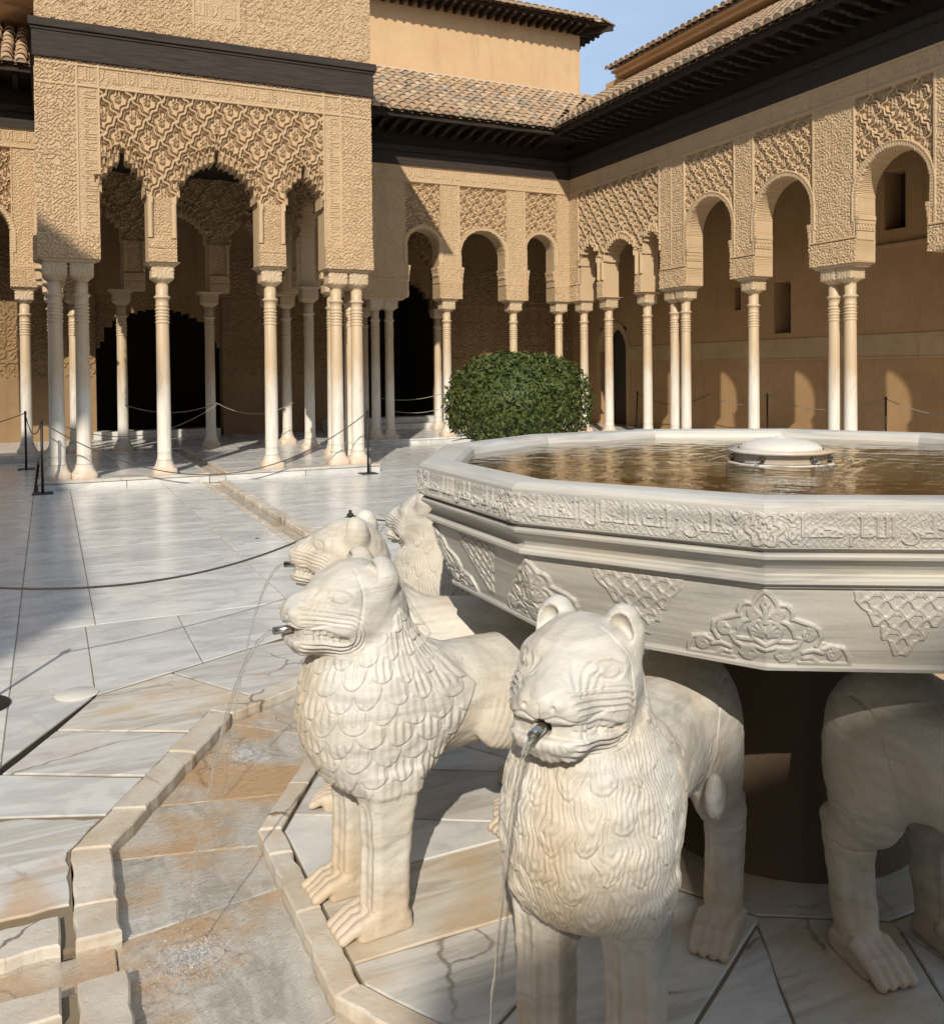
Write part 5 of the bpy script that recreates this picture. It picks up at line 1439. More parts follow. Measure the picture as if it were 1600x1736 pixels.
# water in the basin
nx = 130
R_, T_ = np.meshgrid(np.linspace(0.02, 1.0, nx), np.linspace(0, 2 * pi, 241), indexing='ij')
apo = 1.108 / np.cos((T_ + radians(15)) % radians(30) - radians(15))
X, Y = R_ * apo * np.cos(T_), R_ * apo * np.sin(T_)
rr = np.hypot(X, Y)
H_ = 0.0012 * np.sin(17 * X + 9 * Y + 1.6 * np.sin(6 * Y)) + 0.0009 * np.sin(-12 * X + 27 * Y + 1.2 * np.sin(9 * X)) + 0.0006 * np.sin(41 * X + 33 * Y) + 0.0016 * np.exp(-((rr - 0.25) / 0.16) ** 2) * np.sin(70 * rr + 3 * np.sin(4 * T_)) + 0.0006 * np.sin(60 * Y - 30 * X)
V = np.stack([X, Y, 1.266 + 0.4 * H_], -1).reshape(-1, 3); ids = np.arange(len(V)).reshape(R_.shape)
Q = np.stack([ids[:-1, :-1], ids[1:, :-1], ids[1:, 1:], ids[:-1, 1:]], -1).reshape(-1, 4)
wt = tag(link('basin_water', mesh_np('basin_water', V, Q), M['pool'], None, (FB[0], FB[1], 0)), kind='structure')
# domed spout in the middle
SP = thing('spout_dome', 'low domed white marble spout rising from the water of the basin', 'fountain spout', (FB[0] - 0.01, FB[1] - 0.03, 0))
MB().lathe([(0.19, 1.20), (0.19, 1.262), (0.178, 1.27)], 12, cap=False).build('foot', M['channel'], SP)
MB().lathe([(0.160, 1.27), (0.162, 1.300), (0.186, 1.303), (0.188, 1.311), (0.150, 1.315)], 12, cap=False).build('collar', M['channel'], SP)
MB().lathe([(0.142, 1.312), (0.138, 1.322), (0.120, 1.334), (0.090, 1.343), (0.055, 1.349), (0.02, 1.352), (0.014, 1.357), (0.001, 1.359)], 40, cap=False).build('dome', M['white'], SP)
for k in range(6):
    a = radians(60 * k + 206); c_, s_ = cos(a), sin(a)
    MB().tube([(0.155 * c_, 0.155 * s_, 1.287), (0.178 * c_, 0.178 * s_, 1.285)], 0.009, 10).build('nozzle', M['steel'], SP)
    pts = [(c_ * (0.178 + 0.07 * q), s_ * (0.178 + 0.07 * q), 1.285 - 0.02 * q * q) for q in np.linspace(0, 1, 6)]
    MB().tube(pts, 0.004, 6).build('water_jet', M['jet'], SP)
# drum that carries the basin, and stubs on the lions' backs
dm = MB().lathe([(0.47, -0.03), (0.47, 0.05), (0.43, 0.07), (0.42, 0.3), (0.42, 0.75), (0.46, 0.84), (0.50, 0.864)], 40, cap=False)
dm.build('drum', M['earth'], FT)
# ================================================================== lion statues: one signed-distance sculpture, two manes
def smin(a, b, k):
    h = np.clip(0.5 + 0.5 * (b - a) / k, 0, 1)
    return b + (a - b) * h - k * h * (1 - h)
def smax(a, b, k): return -smin(-a, -b, k)
def ell(X, Y, Z, c, r):
    """approximate ellipsoid distance"""
    x, y, z = (X - c[0]) / r[0], (Y - c[1]) / r[1], (Z - c[2]) / r[2]
    k0 = np.sqrt(x * x + y * y + z * z) + 1e-6
    k1 = np.sqrt((x / r[0]) ** 2 + (y / r[1]) ** 2 + (z / r[2]) ** 2) + 1e-6
    return k0 * (k0 - 1) / k1
def cone(X, Y, Z, a, b, ra, rb, sy=1.0):
    """capsule with two radii; sy squashes it sideways"""
    a = np.array(a, np.float32); b = np.array(b, np.float32); d = b - a; L2 = float(d @ d)
    px, py, pz = X - a[0], (Y - a[1]) / sy, Z - a[2]
    dy = d[1] / sy; L2 = float(d[0] ** 2 + dy ** 2 + d[2] ** 2)
    t = np.clip((px * d[0] + py * dy + pz * d[2]) / L2, 0, 1)
    q = np.sqrt((px - t * d[0]) ** 2 + (py - t * dy) ** 2 + (pz - t * d[2]) ** 2)
    return (q - (ra + (rb - ra) * t)) * min(1.0, sy)
def rbox(X, Y, Z, c, h, r):
    x, y, z = np.abs(X - c[0]) - h[0] + r, np.abs(Y - c[1]) - h[1] + r, np.abs(Z - c[2]) - h[2] + r
    return np.sqrt(np.maximum(x, 0) ** 2 + np.maximum(y, 0) ** 2 + np.maximum(z, 0) ** 2) + np.minimum(np.maximum(x, np.maximum(y, z)), 0) - r

def lion_field(X, Ys, Z, kind='locks'):
    Y = np.abs(Ys)
    # trunk
    d = cone(X, Y, Z, (0.18, 0, 0.585), (-0.40, 0, 0.585), 0.165, 0.160, 0.92)
    d = smin(d, ell(X, Y, Z, (-0.36, 0.045, 0.575), (0.215, 0.135, 0.185)), 0.05)
    # chest and mane
    ch = ell(X, Y, Z, (0.325, 0, 0.60), (0.190, 0.190, 0.228))
    ch = smin(ch, ell(X, Y, Z, (0.20, 0, 0.60), (0.20, 0.190, 0.190)), 0.05)
    ch = smin(ch, rbox(X, Y, Z, (0.292, 0, 0.515), (0.150, 0.182, 0.130), 0.100), 0.05)
    nk = cone(X, Y, Z, (0.305, 0, 0.64), (0.320, 0, 0.875), 0.182, 0.136, 0.98)
    ch = smin(ch, nk, 0.06)
    d = smin(d, ch, 0.035)
    # head
    hd = ell(X, Y, Z, (0.338, 0, 0.922), (0.128, 0.141, 0.118))
    hd = smin(hd, ell(X, Y, Z, (0.395, 0.042, 0.880), (0.100, 0.104, 0.094)), 0.03)
    mz = rbox(X, Y, Z, (0.462, 0, 0.872), (0.094, 0.094, 0.072), 0.052)
    hd = smin(hd, mz, 0.035)
    br = cone(X, Y, Z, (0.375, 0, 0.960), (0.515, 0, 0.910), 0.074, 0.050, 1.2)
    hd = smin(hd, br, 0.03)
    hd = smin(hd, cone(X, Y, Z, (0.44, 0, 0.840), (0.508, 0, 0.845), 0.062, 0.044, 1.25), 0.02)
    # brow ridges and eyes
    hd = smin(hd, cone(X, Y, Z, (0.435, 0.055, 0.975), (0.395, 0.108, 0.965), 0.018, 0.018), 0.035)
    hd = smin(hd, ell(X, Y, Z, (0.434, 0.080, 0.960), (0.030, 0.022, 0.019)), 0.006)
    # nose: broad pad and two curled nostrils
    hd = smin(hd, ell(X, Y, Z, (0.545, 0, 0.912), (0.018, 0.034, 0.026)), 0.012)
    hd = smin(hd, ell(X, Y, Z, (0.546, 0.036, 0.914), (0.020, 0.023, 0.023)), 0.004)
    # mouth: a deep slit with rows of teeth, open towards the front
    zm = 0.852 + 0.012 * np.clip((X - 0.43) / 0.12, 0, 1) - 0.006 * np.clip((0.47 - X) / 0.05, 0, 1)
    hgt = 0.0085 + 0.0085 * np.clip((X - 0.425) / 0.05, 0, 1)
    slit = np.maximum(np.abs(Z - zm) - hgt, 0.415 - X)
    slit = np.maximum(slit, -(hd + 0.017))
    hole = cone(X, Y, Z, (0.50, 0, 0.866), (0.60, 0, 0.864), 0.0165, 0.019)
    hd2 = smax(hd, -slit, 0.004)
    ang = np.arctan2(Y, X - 0.44)
    tx = np.where(Y < 0.07, Y, 0.07 + (0.53 - X))
    tooth = np.abs(((tx / 0.0165) % 1.0) - 0.5)
    tb = np.maximum(hd + 0.0075 + 0.006 * (tooth > 0.40), np.maximum(np.abs(Z - zm) - hgt - 0.003, np.abs(X - 0.485) - 0.05))
    tb = np.maximum(tb, 0.0022 - np.abs(Z - zm + 0.001))
    hd2 = np.minimum(hd2, tb)
    hd2 = smax(hd2, -hole, 0.004)
    d = smin(d, hd2, 0.016)
    # ears: standing cups
    er = ell(X, Y, Z, (0.298, 0.086, 0.990), (0.052, 0.050, 0.074))
    er = smax(er, -ell(X, Y, Z, (0.340, 0.090, 1.004), (0.038, 0.033, 0.047)), 0.006)
    d = smin(d, er, 0.014)
    # front legs: squared pillars flaring into the chest, paws with four toes
    lt = np.clip(Z / 0.42, 0, 1)
    cxl = 0.315 - 0.018 * lt; hx = 0.059 + 0.022 * np.clip((Z - 0.22) / 0.2, 0, 1) ** 1.5; hy = 0.063 + 0.010 * np.clip((Z - 0.25) / 0.2, 0, 1)
    x_, y_ = np.abs(X - cxl) - hx + 0.026, np.abs(Y - 0.116) - hy + 0.026
    leg = np.sqrt(np.maximum(x_, 0) ** 2 + np.maximum(y_, 0) ** 2) + np.minimum(np.maximum(x_, y_), 0) - 0.026
    leg = np.maximum(leg, np.maximum(Z - 0.46, -Z))
    # front ridge of the leg
    leg = smin(leg, np.maximum(np.sqrt((X - cxl - hx + 0.006) ** 2 + (Y - 0.112) ** 2) - 0.020, np.maximum(Z - 0.40, -Z)), 0.012)
    d = smin(d, leg, 0.030)
    def paw(x0, yc, w, L):
        p = rbox(X, Y, Z, (x0, yc, 0.022), (0.085, w, 0.030), 0.018)
        for k in range(4):
            yy = yc + (k - 1.5) * w * 0.47
            t_ = cone(X, Y, Z, (x0 + 0.02, yy, 0.056), (x0 + L * 0.62, yy, 0.040), 0.019, 0.017)
            t_ = smin(t_, cone(X, Y, Z, (x0 + L * 0.62, yy, 0.040), (x0 + L, yy, 0.016), 0.018, 0.015), 0.006)
            p = smin(p, t_, 0.004)
        return p
    d = smin(d, paw(0.330, 0.112, 0.066, 0.125), 0.010)
    # hind legs: thigh, hock, shank, paw
    th = ell(X, Y, Z, (-0.37, 0.115, 0.50), (0.160, 0.078, 0.200))
    d = smin(d, th, 0.020)
    sh = cone(X, Y, Z, (-0.375, 0.128, 0.40), (-0.400, 0.132, 0.31), 0.098, 0.074, 0.66)
    sh = smin(sh, cone(X, Y, Z, (-0.425, 0.132, 0.305), (-0.385, 0.132, 0.07), 0.070, 0.066, 0.85), 0.03)
    sh = smin(sh, ell(X, Y, Z, (-0.480, 0.132, 0.335), (0.034, 0.040, 0.032)), 0.022)
    d = smin(d, np.maximum(sh, -Z), 0.018)
    d = smin(d, paw(-0.345, 0.134, 0.062, 0.125), 0.010)
    # tail, tucked between the thighs, its tuft showing on the left flank before the haunch
    if kind == 'locks':
        tl = ell(X, Ys, Z, (-0.185, 0.166, 0.455), (0.036, 0.030, 0.062))
        d = smin(d, tl, 0.008)
    else:
        d = smin(d, ell(X, Ys, Z, (-0.12, 0.135, 0.520), (0.135, 0.040, 0.092)), 0.012)
    d = smin(d, cone(X, Ys, Z, (-0.565, 0.0, 0.60), (-0.575, 0.02, 0.36), 0.026, 0.022), 0.02)
    return np.maximum(d, -Z)

def surface_nets(F, org, h):
    S_ = F < 0
    n = np.array(F.shape)
    c = [S_[i:n[0] - 1 + i, j:n[1] - 1 + j, k:n[2] - 1 + k] for i in (0, 1) for j in (0, 1) for k in (0, 1)]
    cnt = sum(x.astype(np.int8) for x in c)
    act = (cnt > 0) & (cnt < 8)
    I, J, K_ = np.nonzero(act)
    idx = np.full(act.shape, -1, np.int64); idx[I, J, K_] = np.arange(len(I))
    P = np.zeros((len(I), 3)); N = np.zeros(len(I))
    corners = [(i, j, k) for i in (0, 1) for j in (0, 1) for k in (0, 1)]
    vals = {cn: F[I + cn[0], J + cn[1], K_ + cn[2]].astype(np.float64) for cn in corners}
    for a in corners:
        for ax in range(3):
            if a[ax]: continue
            b = list(a); b[ax] = 1; b = tuple(b)
            va, vb = vals[a], vals[b]; m = (va < 0) != (vb < 0)
            t = np.where(m, va / np.where(m, va - vb, 1), 0)
            for q in range(3):
                P[:, q] += np.where(m, a[q] + (t if q == ax else 0), 0)
            N += m
    P = (P / N[:, None] + np.stack([I, J, K_], 1)) * h + np.array(org)
    quads = []
    for ax in range(3):
        u, v = [(1, 2), (2, 0), (0, 1)][ax]
        sl0 = [slice(None)] * 3; sl1 = [slice(None)] * 3; sl0[ax] = slice(0, n[ax] - 1); sl1[ax] = slice(1, n[ax])
        A, B = S_[tuple(sl0)], S_[tuple(sl1)]
        E_ = np.argwhere(A != B)
        ok = (E_[:, u] > 0) & (E_[:, v] > 0) & (E_[:, u] < n[u] - 1) & (E_[:, v] < n[v] - 1)
        E_ = E_[ok]
        def at(du, dv):
            e = E_.copy(); e[:, u] -= du; e[:, v] -= dv; return idx[e[:, 0], e[:, 1], e[:, 2]]
        q = np.stack([at(1, 1), at(0, 1), at(0, 0), at(1, 0)], 1)
        ins = A[E_[:, 0], E_[:, 1], E_[:, 2]]
        q[~ins] = q[~ins][:, ::-1]
        quads.append(q)
    return P, np.concatenate(quads)

def tufts(th, z, row, wid, lobe=1.0):
    """overlapping locks hanging like scales: returns raised height 0..1, distance to the lock's edge, local coords"""
    best = np.zeros_like(z); edge = np.full_like(z, 9.0); lx = np.zeros_like(z); ly = np.zeros_like(z); done = np.zeros(z.shape, bool)
    r0 = np.floor(-z / row)
    for dr in (-1, 0, 1):                     # an upper lock lies over the ones below
        r = r0 + dr
        sh = np.where(r % 2 == 0, 0.0, 0.5) + 0.13 * np.sin(r * 12.9)
        col = np.floor(th / wid + sh); xc = (col + 0.5 - sh) * wid
        jit = 0.34 * np.sin(r * 7.1 + col * 3.7)
        x = (th - xc) / (wid * 0.5); y = (-z - r * row) / row - 0.0 + jit * 0.5      # y: 0 at root .. down
        L = 1.55
        yy = y / L
        b = np.where(yy < 0.45, np.abs(x) - 1.0, np.sqrt(x * x + ((yy - 0.45) / 0.55) ** 2) - 1.0)
        inside = (b < 0) & (yy > -0.25) & ~done
        hgt = 0.25 + 0.75 * np.clip(yy, 0, 1)
        best = np.where(inside, hgt, best); edge = np.where(inside, -b, edge); lx = np.where(inside, x, lx); ly = np.where(inside, yy, ly)
        done |= inside
    return best, edge, lx, ly

def lion_detail(P, kind):
    """carving laid on the sculpture: returns displacement along the normal"""
    x, y, z = P[:, 0], P[:, 1], P[:, 2]; ay = np.abs(y)
    d = np.zeros(len(P))
    # ---- mane
    xl = np.where(z < 0.653, 0.012 + (0.653 - z) * 0.648, 0.012 + (z - 0.653) * 0.92)
    face = (x > 0.355) & (z > 0.795) | (x > 0.40) & (z > 0.772) | (z > 0.965) | ((x > 0.335) & (z > 0.89))
    hz = sstep(0.385, 0.405, z + 0.10 * np.clip(ay - 0.10, 0, 1) * 0)
    eh = np.sqrt(((x - 0.415) / 0.175) ** 2 + (y / 0.23) ** 2 + ((z - 0.925) / 0.150) ** 2) + 0.03 * np.sin(np.arctan2(z - 0.9, x - 0.4) * 14)
    m = sstep(-0.004, 0.008, x - xl) * hz * sstep(1.0, 1.06, eh) * sstep(0.985, 0.955, z)
    cx_ = 0.30
    th = np.arctan2(y, x - cx_)
    if kind == 'scales':
        hgt, edge, lx, ly = tufts(th * 0.185 + 0.011, z + 0.02 * np.cos(th * 2) + 0.006 * np.sin(th * 7 + z * 20), 0.056, 0.078)
        st = np.sin(lx * 11.0 + 1.5 * np.sin(ly * 3)) 
        which = (np.sin(np.floor((th * 0.185) / 0.078) * 5.3 + np.floor(-z / 0.056) * 2.9) > 0.2)
        dd = 0.0068 * hgt * sstep(0.0, 0.13, edge) + np.where(which, 0.0024, 0.0007) * st * sstep(0.05, 0.2, edge)
    else:
        s = th * 0.19
        s2 = s + 0.0055 * np.sin(z * 52 + 2.0 * np.sin(s * 30)) + 0.0025 * np.sin(z * 110 + s * 40)
        hgt, edge, lx, ly = tufts(s2 + 0.037, z + 0.015 * np.cos(th * 3), 0.095, 0.074)
        loc = np.sin(edge * 23.0 + 0.7 * np.sin(ly * 9))                      # strands run round each lock
        loc2 = np.sin(s2 * 2 * pi / 0.0125)
        near = sstep(0.75, 0.35, np.abs(th) / 1.9)
        dd = 0.0068 * hgt * sstep(0.0, 0.14, edge) + 0.0011 * near * loc + 0.0012 * loc2
    d += m * (0.002 + dd)
    # ---- face: grooves fanning from the nose, ridges round the mouth, teeth left to the field
    f = sstep(0.36, 0.39, x) * sstep(0.785, 0.80, z)
    r = np.hypot((x - 0.475) * 1.0, (z - 0.858) * 1.12)
    # folds of the snarl: lines that start beside the nose and run round the corner of the mouth
    tt = np.clip(((x - 0.430) * 0.10 + (z - 0.857) * 0.014) / 0.0102, 0, 1)
    r2 = np.hypot(x - 0.430 - 0.10 * tt, (z - 0.857 - 0.014 * tt) * 1.05)
    rid = f * sstep(0.024, 0.030, r2) * sstep(0.082, 0.070, r2) * sstep(0.545, 0.530, x) * sstep(0.030, 0.046, ay)
    d += rid * 0.0036 * np.cos((r2 - 0.030) * 2 * pi / 0.0125)
    # slanting cuts between the bridge of the nose and the eye
    q5 = (z - 0.95) * 0.75 + (x - 0.47) * 0.66
    cut = sstep(0.445, 0.455, x) * sstep(0.525, 0.515, x) * sstep(0.925, 0.930, z) * sstep(0.985, 0.975, z) * sstep(0.028, 0.040, ay)
    d -= cut * 0.0034 * (0.5 + 0.5 * np.cos(q5 * 2 * pi / 0.0125))
    # lip line under the nose
    lip = np.abs(z - (0.889 - 0.006 * np.cos(ay * 75))) 
    d -= 0.0035 * (1 - sstep(0.001, 0.005, lip)) * (x > 0.455) * (x < 0.60)
    d -= 0.003 * (1 - sstep(0.001, 0.004, ay)) * (x > 0.53) * (z > 0.885) * (z < 0.92)
    # eye rim
    e = np.hypot((x - 0.434) / 1.5, (z - 0.960)) 
    d -= 0.0030 * (1 - sstep(0.002, 0.006, np.abs(e - 0.0165))) * (ay > 0.045) * (x > 0.385)
    e2 = np.hypot(x - 0.552, 0) + np.hypot(ay - 0.034, z - 0.914)
    d -= 0.006 * (1 - sstep(0.003, 0.008, np.hypot(ay - 0.034, z - 0.912))) * (x > 0.545)
    # forehead line and head edge
    d -= 0.0030 * (1 - sstep(0.002, 0.005, np.abs(x - 0.372 - 0.25 * np.clip(0.955 - z, 0, 1)))) * (z > 0.80) * (z < 1.03) * sstep(0.03, 0.06, ay)
    # legs: fluted fronts
    lg = (z < 0.36) & (z > 0.075) & (x > 0.335)
    d += lg * 0.0022 * np.cos((ay - 0.112) * 2 * pi / 0.027) * sstep(0.345, 0.36, x)
    # edge of the haunch and shank ribs
    h = (np.hypot((x + 0.37) / 0.165, (z - 0.50) / 0.205))
    d -= 0.0035 * (1 - sstep(0.01, 0.035, np.abs(h - 1.0))) * (ay > 0.10) * (x > -0.40)
    hk = (z < 0.30) & (z > 0.08) & (x < -0.33) & (x > -0.52)
    d += hk * 0.0016 * np.cos((ay - 0.132) * 2 * pi / 0.026)
    # tuft of the tail
    d += (y > 0.14) * (x > -0.25) * (x < -0.03) * (z > 0.40) * (z < 0.60) * 0.0007 * np.sin(x * 260 + z * 120)
    # uneven, hand-worked surface
    d += 0.0014 * np.sin(x * 57 + 3 * np.sin(y * 31)) * np.sin(y * 63 + 2.5 * np.sin(z * 47)) * np.sin(z * 51) + 0.0010 * np.sin(x * 37 + 2 * np.sin(z * 23)) * np.sin(y * 41 + z * 29) + 0.0006 * np.sin(x * 91 + y * 77) * np.sin(z * 83 + y * 60)
    return d

def make_lion_mesh(kind, h, sub):
    x = np.arange(-0.66, 0.64, h, dtype=np.float32); y = np.arange(-0.275, 0.276, h, dtype=np.float32); z = np.arange(-0.03, 1.11, h, dtype=np.float32)
    X, Y, Z = np.meshgrid(x, y, z, indexing='ij')
    F_ = lion_field(X, Y, Z, kind)
    P, Q = surface_nets(F_, (x[0], y[0], z[0]), h)
    me = mesh_np('lion_' + kind, P, Q)
    if sub:
        o = bpy.data.objects.new('tmp', me); COL.objects.link(o)
        md = o.modifiers.new('s', 'SUBSURF'); md.levels = sub; md.render_levels = sub
        dg = bpy.context.evaluated_depsgraph_get(); dg.update()
        me2 = bpy.data.meshes.new_from_object(o.evaluated_get(dg))
        bpy.data.objects.remove(o); bpy.data.meshes.remove(me); me = me2; me.name = 'lion_' + kind
    n = len(me.vertices); co = np.empty(n * 3, np.float32); me.vertices.foreach_get('co', co); co = co.reshape(-1, 3).astype(np.float64)
    no = np.empty(n * 3, np.float32); me.vertices.foreach_get('normal', no); no = no.reshape(-1, 3)
    co = co + no * lion_detail(co, kind)[:, None]
    co[:, 2] = np.maximum(co[:, 2], 0.0)
    me.vertices.foreach_set('co', co.astype(np.float32).ravel()); me.update()
    me.polygons.foreach_set('use_smooth', np.ones(len(me.polygons), bool))
    return me

LION = {'locks': make_lion_mesh('locks', 0.0048, 1), 'scales': make_lion_mesh('scales', 0.0055, 1)}
ME_SPOUT = MB().tube([(0.50, 0, 0.866), (0.594, 0, 0.8655)], 0.0112, 18).tube([(0.5941, 0, 0.8655), (0.5946, 0, 0.8655)], 0.0078, 18).mesh('spout')
def lion(deg, r0, heading, kind, label, lateral=0.0, scale=1.0, width=1.0):
    th = radians(deg)
    p = FC + r0 * np.array([cos(th), sin(th)]) + lateral * np.array([-sin(th), cos(th)])
    o = thing('lion_statue', label, 'lion statue', (p[0], p[1], 0.0), radians(heading), 'marble lions around the fountain')
    o.scale = (scale, scale * width, scale)
    link('lion_body', LION[kind], M['lion'], o)
    link('spout', ME_SPOUT, M['steel'], o)
    return o
L1 = lion(210, 1.20, 215.5, 'locks', 'marble lion nearest the viewer, facing forward, with long wavy mane locks and a steel spout', 0.035, scale=1.02, width=0.91)
L2 = lion(180, 1.20, 184, 'scales', 'marble lion with scale-shaped mane tufts in left profile, just behind the nearest lion', -0.07)
L3 = lion(150, 1.20, 150, 'scales', 'marble lion whose snarling head shows directly behind the profile lion with scale tufts')
L4 = lion(120, 1.20, 120, 'locks', 'farthest marble lion, its head close under the left corner of the basin')
L0 = lion(254, 1.20, 258, 'locks', 'shaded marble lion cut off by the right edge of the picture')
# short stubs between the lions' backs and the basin
for L_, deg in ((L1, 210), (L2, 180), (L3, 150), (L4, 120), (L0, 254)):
    a = radians(deg); r_ = 0.80
    MB().lathe([(0.085, 0.715), (0.062, 0.745), (0.055, 0.79), (0.072, 0.845), (0.092, 0.868)], 18, c=(FC[0] - FB[0] + r_ * cos(a), FC[1] - FB[1] + r_ * sin(a)), cap=False).build('support', M['lion'], FT)
# ================================================================== clipped shrub
SH = thing('clipped_shrub', 'low clipped orange tree with a dense rounded dome of dark green leaves', 'shrub', (7.10, 13.3, 0))
def shrub_crown():
    rs_ = np.random.default_rng(3); vs, qs = [], []
    n = 9500
    u = rs_.normal(size=(n, 3)); u /= np.linalg.norm(u, axis=1)[:, None]
    rad = 1 - np.abs(rs_.normal(0, 0.055, n)); rad[: n // 6] = rs_.uniform(0.75, 0.95, n // 6)
    lump = 1 + 0.022 * np.sin(9 * u[:, 0] + 3) * np.sin(11 * u[:, 1]) + 0.02 * np.sin(17 * u[:, 2] + 8 * u[:, 0]) + 0.012 * rs_.normal(size=n)
    e = 2.5
    sc = (np.abs(u[:, 0] / 1.20) ** e + np.abs(u[:, 1] / 1.15) ** e + np.abs(u[:, 2] / np.where(u[:, 2] > 0, 0.93, 0.62)) ** e) ** (-1 / e)
    P = u * (sc * rad * lump)[:, None] + np.array([0, 0, 0.98])
    keep = (P[:, 2] > 0.36) & ~((P[:, 2] < 0.62) & (np.sin(7 * P[:, 0] + 2) * np.sin(6 * P[:, 1]) > 0.25)) & (np.sin(8.3 * P[:, 0] + 4 * P[:, 2]) * np.sin(9.1 * P[:, 1] - 3 * P[:, 2]) * np.sin(10.7 * P[:, 2]) < 0.86); P = P[keep]; u = u[keep]; n = len(P)
    nrm = u * 0.8 + rs_.normal(0, 0.45, (n, 3)) + np.array([0, 0, 0.25]); nrm /= np.linalg.norm(nrm, axis=1)[:, None]
    t = np.cross(nrm, rs_.normal(size=(n, 3))); t /= np.linalg.norm(t, axis=1)[:, None]
    t[:, 2] -= 0.35; t /= np.linalg.norm(t, axis=1)[:, None]
    b = np.cross(nrm, t); b /= np.linalg.norm(b, axis=1)[:, None]; nn = np.cross(t, b)
    L = rs_.uniform(0.055, 0.125, n)[:, None]; Wd = L * rs_.uniform(0.20, 0.27, n)[:, None]
    base = P; tip = P + t * L - nn * L * 0.18; mid = P + t * L * 0.45
    l = mid + b * Wd + nn * Wd * 0.35; r = mid - b * Wd + nn * Wd * 0.35
    V = np.stack([base, r, tip, l, mid], 1).reshape(-1, 3)
    i = np.arange(n)[:, None] * 5
    T = np.concatenate([i + np.array([[0, 1, 4]]), i + np.array([[1, 2, 4]]), i + np.array([[2, 3, 4]]), i + np.array([[3, 0, 4]])])
    return mesh_np('crown', V, None, smooth=False, T=T)
link('crown', shrub_crown(), M['leaf'], SH)
core = MB()
rows_, seg_ = 14, 28; vs = []
for i in range(rows_ + 1):
    ph = -pi / 2 + pi * i / rows_
    for k in range(seg_):
        a = 2 * pi * k / seg_; vs.append((1.0 * cos(ph) ** 0.7 * cos(a), 0.95 * cos(ph) ** 0.7 * sin(a), 0.95 + (0.76 if ph > 0 else 0.44) * sin(ph)))
core.add(vs, [(i * seg_ + k, i * seg_ + (k + 1) % seg_, (i + 1) * seg_ + (k + 1) % seg_, (i + 1) * seg_ + k) for i in range(rows_) for k in range(seg_)], True)
core.build('inner_foliage', M['leaf'], SH)
for k in range(5):
    a = k * 1.25; tb = MB()
    tb.tube([(0.07 * cos(a), 0.07 * sin(a), 0.0), (0.12 * cos(a), 0.12 * sin(a), 0.25), (0.5 * cos(a), 0.45 * sin(a), 0.62)], [0.05, 0.04, 0.025], 8)
    tb.build('stem', M['bark'], SH)
for k in range(7):
    a = k * 0.9 + 0.4; MB().tube([(0.25 * cos(a), 0.25 * sin(a), 0.40), (0.95 * cos(a), 0.9 * sin(a), 0.50), (1.2 * cos(a), 1.14 * sin(a), 0.46)], [0.02, 0.014, 0.006], 6).build('twig', M['bark'], SH)

# ================================================================== barrier posts and cords
def post(x, y, z, h, label, base='square', lean=0.0, group='rope barrier posts'):
    o = thing('barrier_post', label, 'barrier post', (x, y, z), 0.0, group)
    MB().tube([(0, 0, 0.01), (0, 0, h)], 0.0175 if base == 'square' else 0.012, 12).build('pole', M['iron'], o)
    if base == 'square': MB().box(-0.13, 0.13, -0.13, 0.13, 0.0, 0.012, 0.003).build('base_plate', M['iron'], o)
    else: MB().lathe([(0.001, 0.0), (0.135, 0.0), (0.14, 0.004), (0.14, 0.010), (0.132, 0.016), (0.02, 0.020), (0.001, 0.02)], 40, cap=False).build('base_disc', M['iron'], o)
    MB().lathe([(0.001, h - 0.045), (0.024, h - 0.045), (0.024, h - 0.025), (0.001, h - 0.025)], 12, cap=False).build('collar', M['iron'], o)
    if lean: o.rotation_euler = (0, lean, 0)
    return o
post(-0.36, 17.05, 0.0, 0.99, 'dark iron barrier post farther back beside the leftmost column')
post(-0.09, 13.41, 0.0, 1.0, 'dark iron barrier post on a square plate before the left corner of the pavilion')
post(4.52, 13.47, 0.0, 1.0, 'dark iron barrier post at the right corner of the pavilion step')
post(13.15, 13.95, ZS, 0.95, 'slim barrier post against the right gallery wall, just right of the single column')
post(13.15, 11.10, ZS, 0.95, 'slim barrier post against the right gallery wall, near the right edge of the picture')
post(13.15, 18.45, ZS, 0.93, 'slim barrier post standing near the arched doorway', lean=0.05)
post(-0.33, 4.92, 0.0, 0.62, 'low barrier post whose round dark foot shows at the left edge of the marble floor', 'disc')
post(1.92, 6.13, 0.0, 0.62, 'low barrier post hidden but for its tip behind the farther lion heads', 'disc')
def rope(a, b, sag, label, r=0.008, mat='rope', n=26, group='barrier cords'):
    a, b = np.array(a), np.array(b)
    pts = [tuple(a + (b - a) * t - np.array([0, 0, 4 * sag * t * (1 - t)])) for t in np.linspace(0, 1, n)]
    return tag(MB().tube(pts, r, 6).build('cord', M[mat]), label, 'rope', group)
rope((-0.09, 13.41, 0.965), (4.52, 13.47, 0.965), 0.84, 'long cord sagging low across the front of the pavilion step')
rope((-0.09, 13.41, 0.965), (-0.36, 17.05, 0.955), 0.25, 'short cord between the two posts at the left corner of the pavilion')
rope((-0.36, 17.05, 0.955), (-3.2, 17.4, 0.955), 0.30, 'cord running from the rear left post out of the picture')
rope((4.52, 13.47, 0.965), (5.6, 18.1, 0.95), 0.45, 'cord running back along the right side of the pavilion')
rope((-0.33, 4.92, 0.585), (1.92, 6.13, 0.585), 0.17, 'dark cord sagging over the open marble floor in front of the pavilion', 0.0065)
rope((1.92, 6.13, 0.585), (3.9, 6.7, 0.585), 0.15, 'dark cord passing behind the farther lion heads', 0.0065)
rope((13.15, 18.45, 1.03), (13.15, 15.7, 1.04), 0.26, 'cord in the right gallery nearest the arched doorway')
